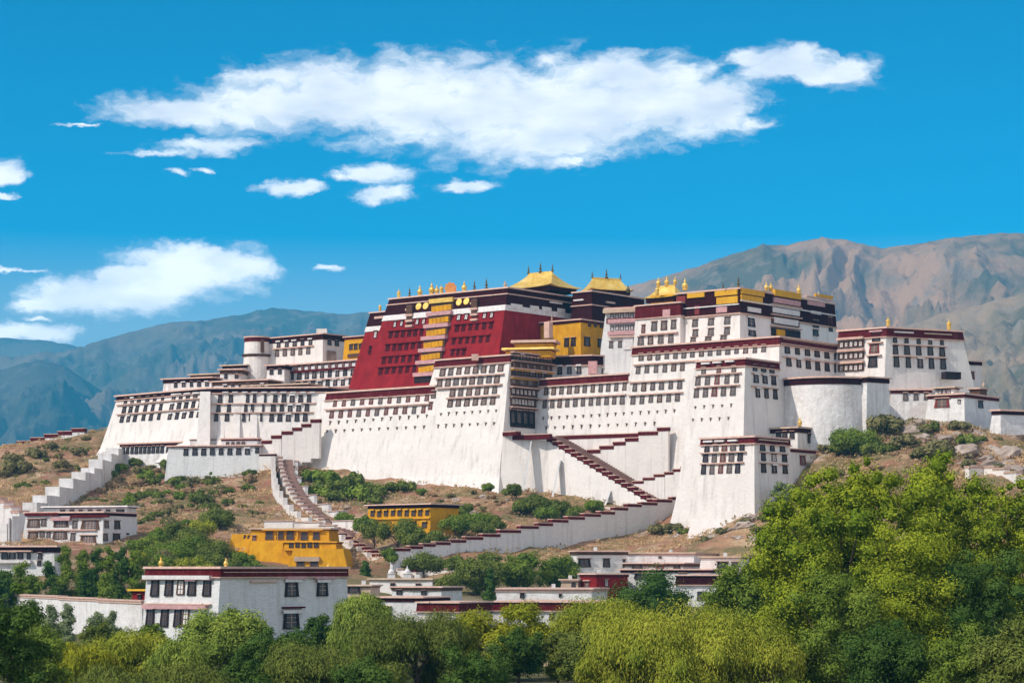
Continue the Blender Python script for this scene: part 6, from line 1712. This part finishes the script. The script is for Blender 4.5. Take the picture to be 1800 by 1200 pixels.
ROCKS = [rock_mesh(s) for s in (1.3, 4.1, 7.7, 9.2)]
rg = random.Random(12)
for (px, py, w) in ((1545, 752, 60), (1600, 758, 66), (1625, 770, 50), (1655, 772, 60), (1690, 795, 70), (1725, 765, 60), (1765, 800, 80), (1790, 775, 70), (1745, 820, 70), (1715, 830, 60), (1780, 830, 80), (1670, 745, 60), (1515, 775, 60), (1480, 765, 40), (1250, 898, 46), (1280, 908, 50), (1310, 925, 56), (1225, 915, 40), (1255, 945, 50), (1335, 948, 50), (1195, 940, 36), (1610, 745, 50), (1590, 752, 30), (1648, 748, 26), (1680, 765, 34), (1715, 778, 46), (1742, 790, 40), (1760, 775, 34), (1780, 792, 56), (1735, 808, 44), (1700, 815, 40), (1575, 772, 30), (1490, 770, 40), (1510, 762, 30), (1770, 815, 50), (1660, 730, 24), (1630, 735, 30), (1700, 745, 26),
                    (1260, 905, 34), (1240, 920, 40), (1290, 932, 40), (1325, 912, 44), (1300, 945, 34), (1215, 930, 26), (1345, 930, 30), (1270, 925, 26), (1140, 955, 24), (1230, 945, 30), (608, 892, 30), (830, 905, 40), (800, 880, 26), (850, 875, 30), (895, 880, 26), (780, 905, 20), (240, 850, 12), (330, 870, 14), (280, 900, 14), (380, 850, 16), (75, 850, 12)):
    q = on_ground(px, py); s = w * .40 * q[1] / FP
    o = link('rock', rg.choice(ROCKS)); o.location = (q[0], q[1], q[2] - .1 * s); o.scale = (s, s * .9, s * rg.uniform(.5, .9)); o.rotation_euler = (rg.uniform(-.3, .3), rg.uniform(-.3, .3), rg.uniform(0, 6.28))
    east = px > 1400
    tag(o, 'pale weathered boulder on the eastern slope' if east else ('rough pale boulder on the bank below the gate tower' if px > 1100 else 'small stone lying on the dry bank'), 'boulder',
        'boulders of the eastern slope' if east else ('boulders below the gate tower' if px > 1100 else 'stones on the dry bank'))

# ------------------------------------------------------------------ haze
def build_haze():
    mb = MB(); x, y0, y1, z0, z1 = 14000, -600, 20000, -40, 1880
    mb.box8([(-x, y0, z0), (x, y0, z0), (x, y1, z0), (-x, y1, z0), (-x, y0, z1), (x, y0, z1), (x, y1, z1), (-x, y1, z1)])
    m = bpy.data.materials.new('air_haze'); m.use_nodes = True
    nt = m.node_tree; nt.nodes.clear()
    out = nt.nodes.new('ShaderNodeOutputMaterial'); v = nt.nodes.new('ShaderNodeVolumePrincipled')
    v.inputs['Color'].default_value = (.05, .58, 1.0, 1); v.inputs['Density'].default_value = 6.5e-5; v.inputs['Anisotropy'].default_value = 0.0
    nt.links.new(v.outputs[0], out.inputs['Volume'])
    o = link('haze', mb.mesh('haze', [m])); tag(o, 'thin blue air haze over the valley', kind='stuff')


build_haze()
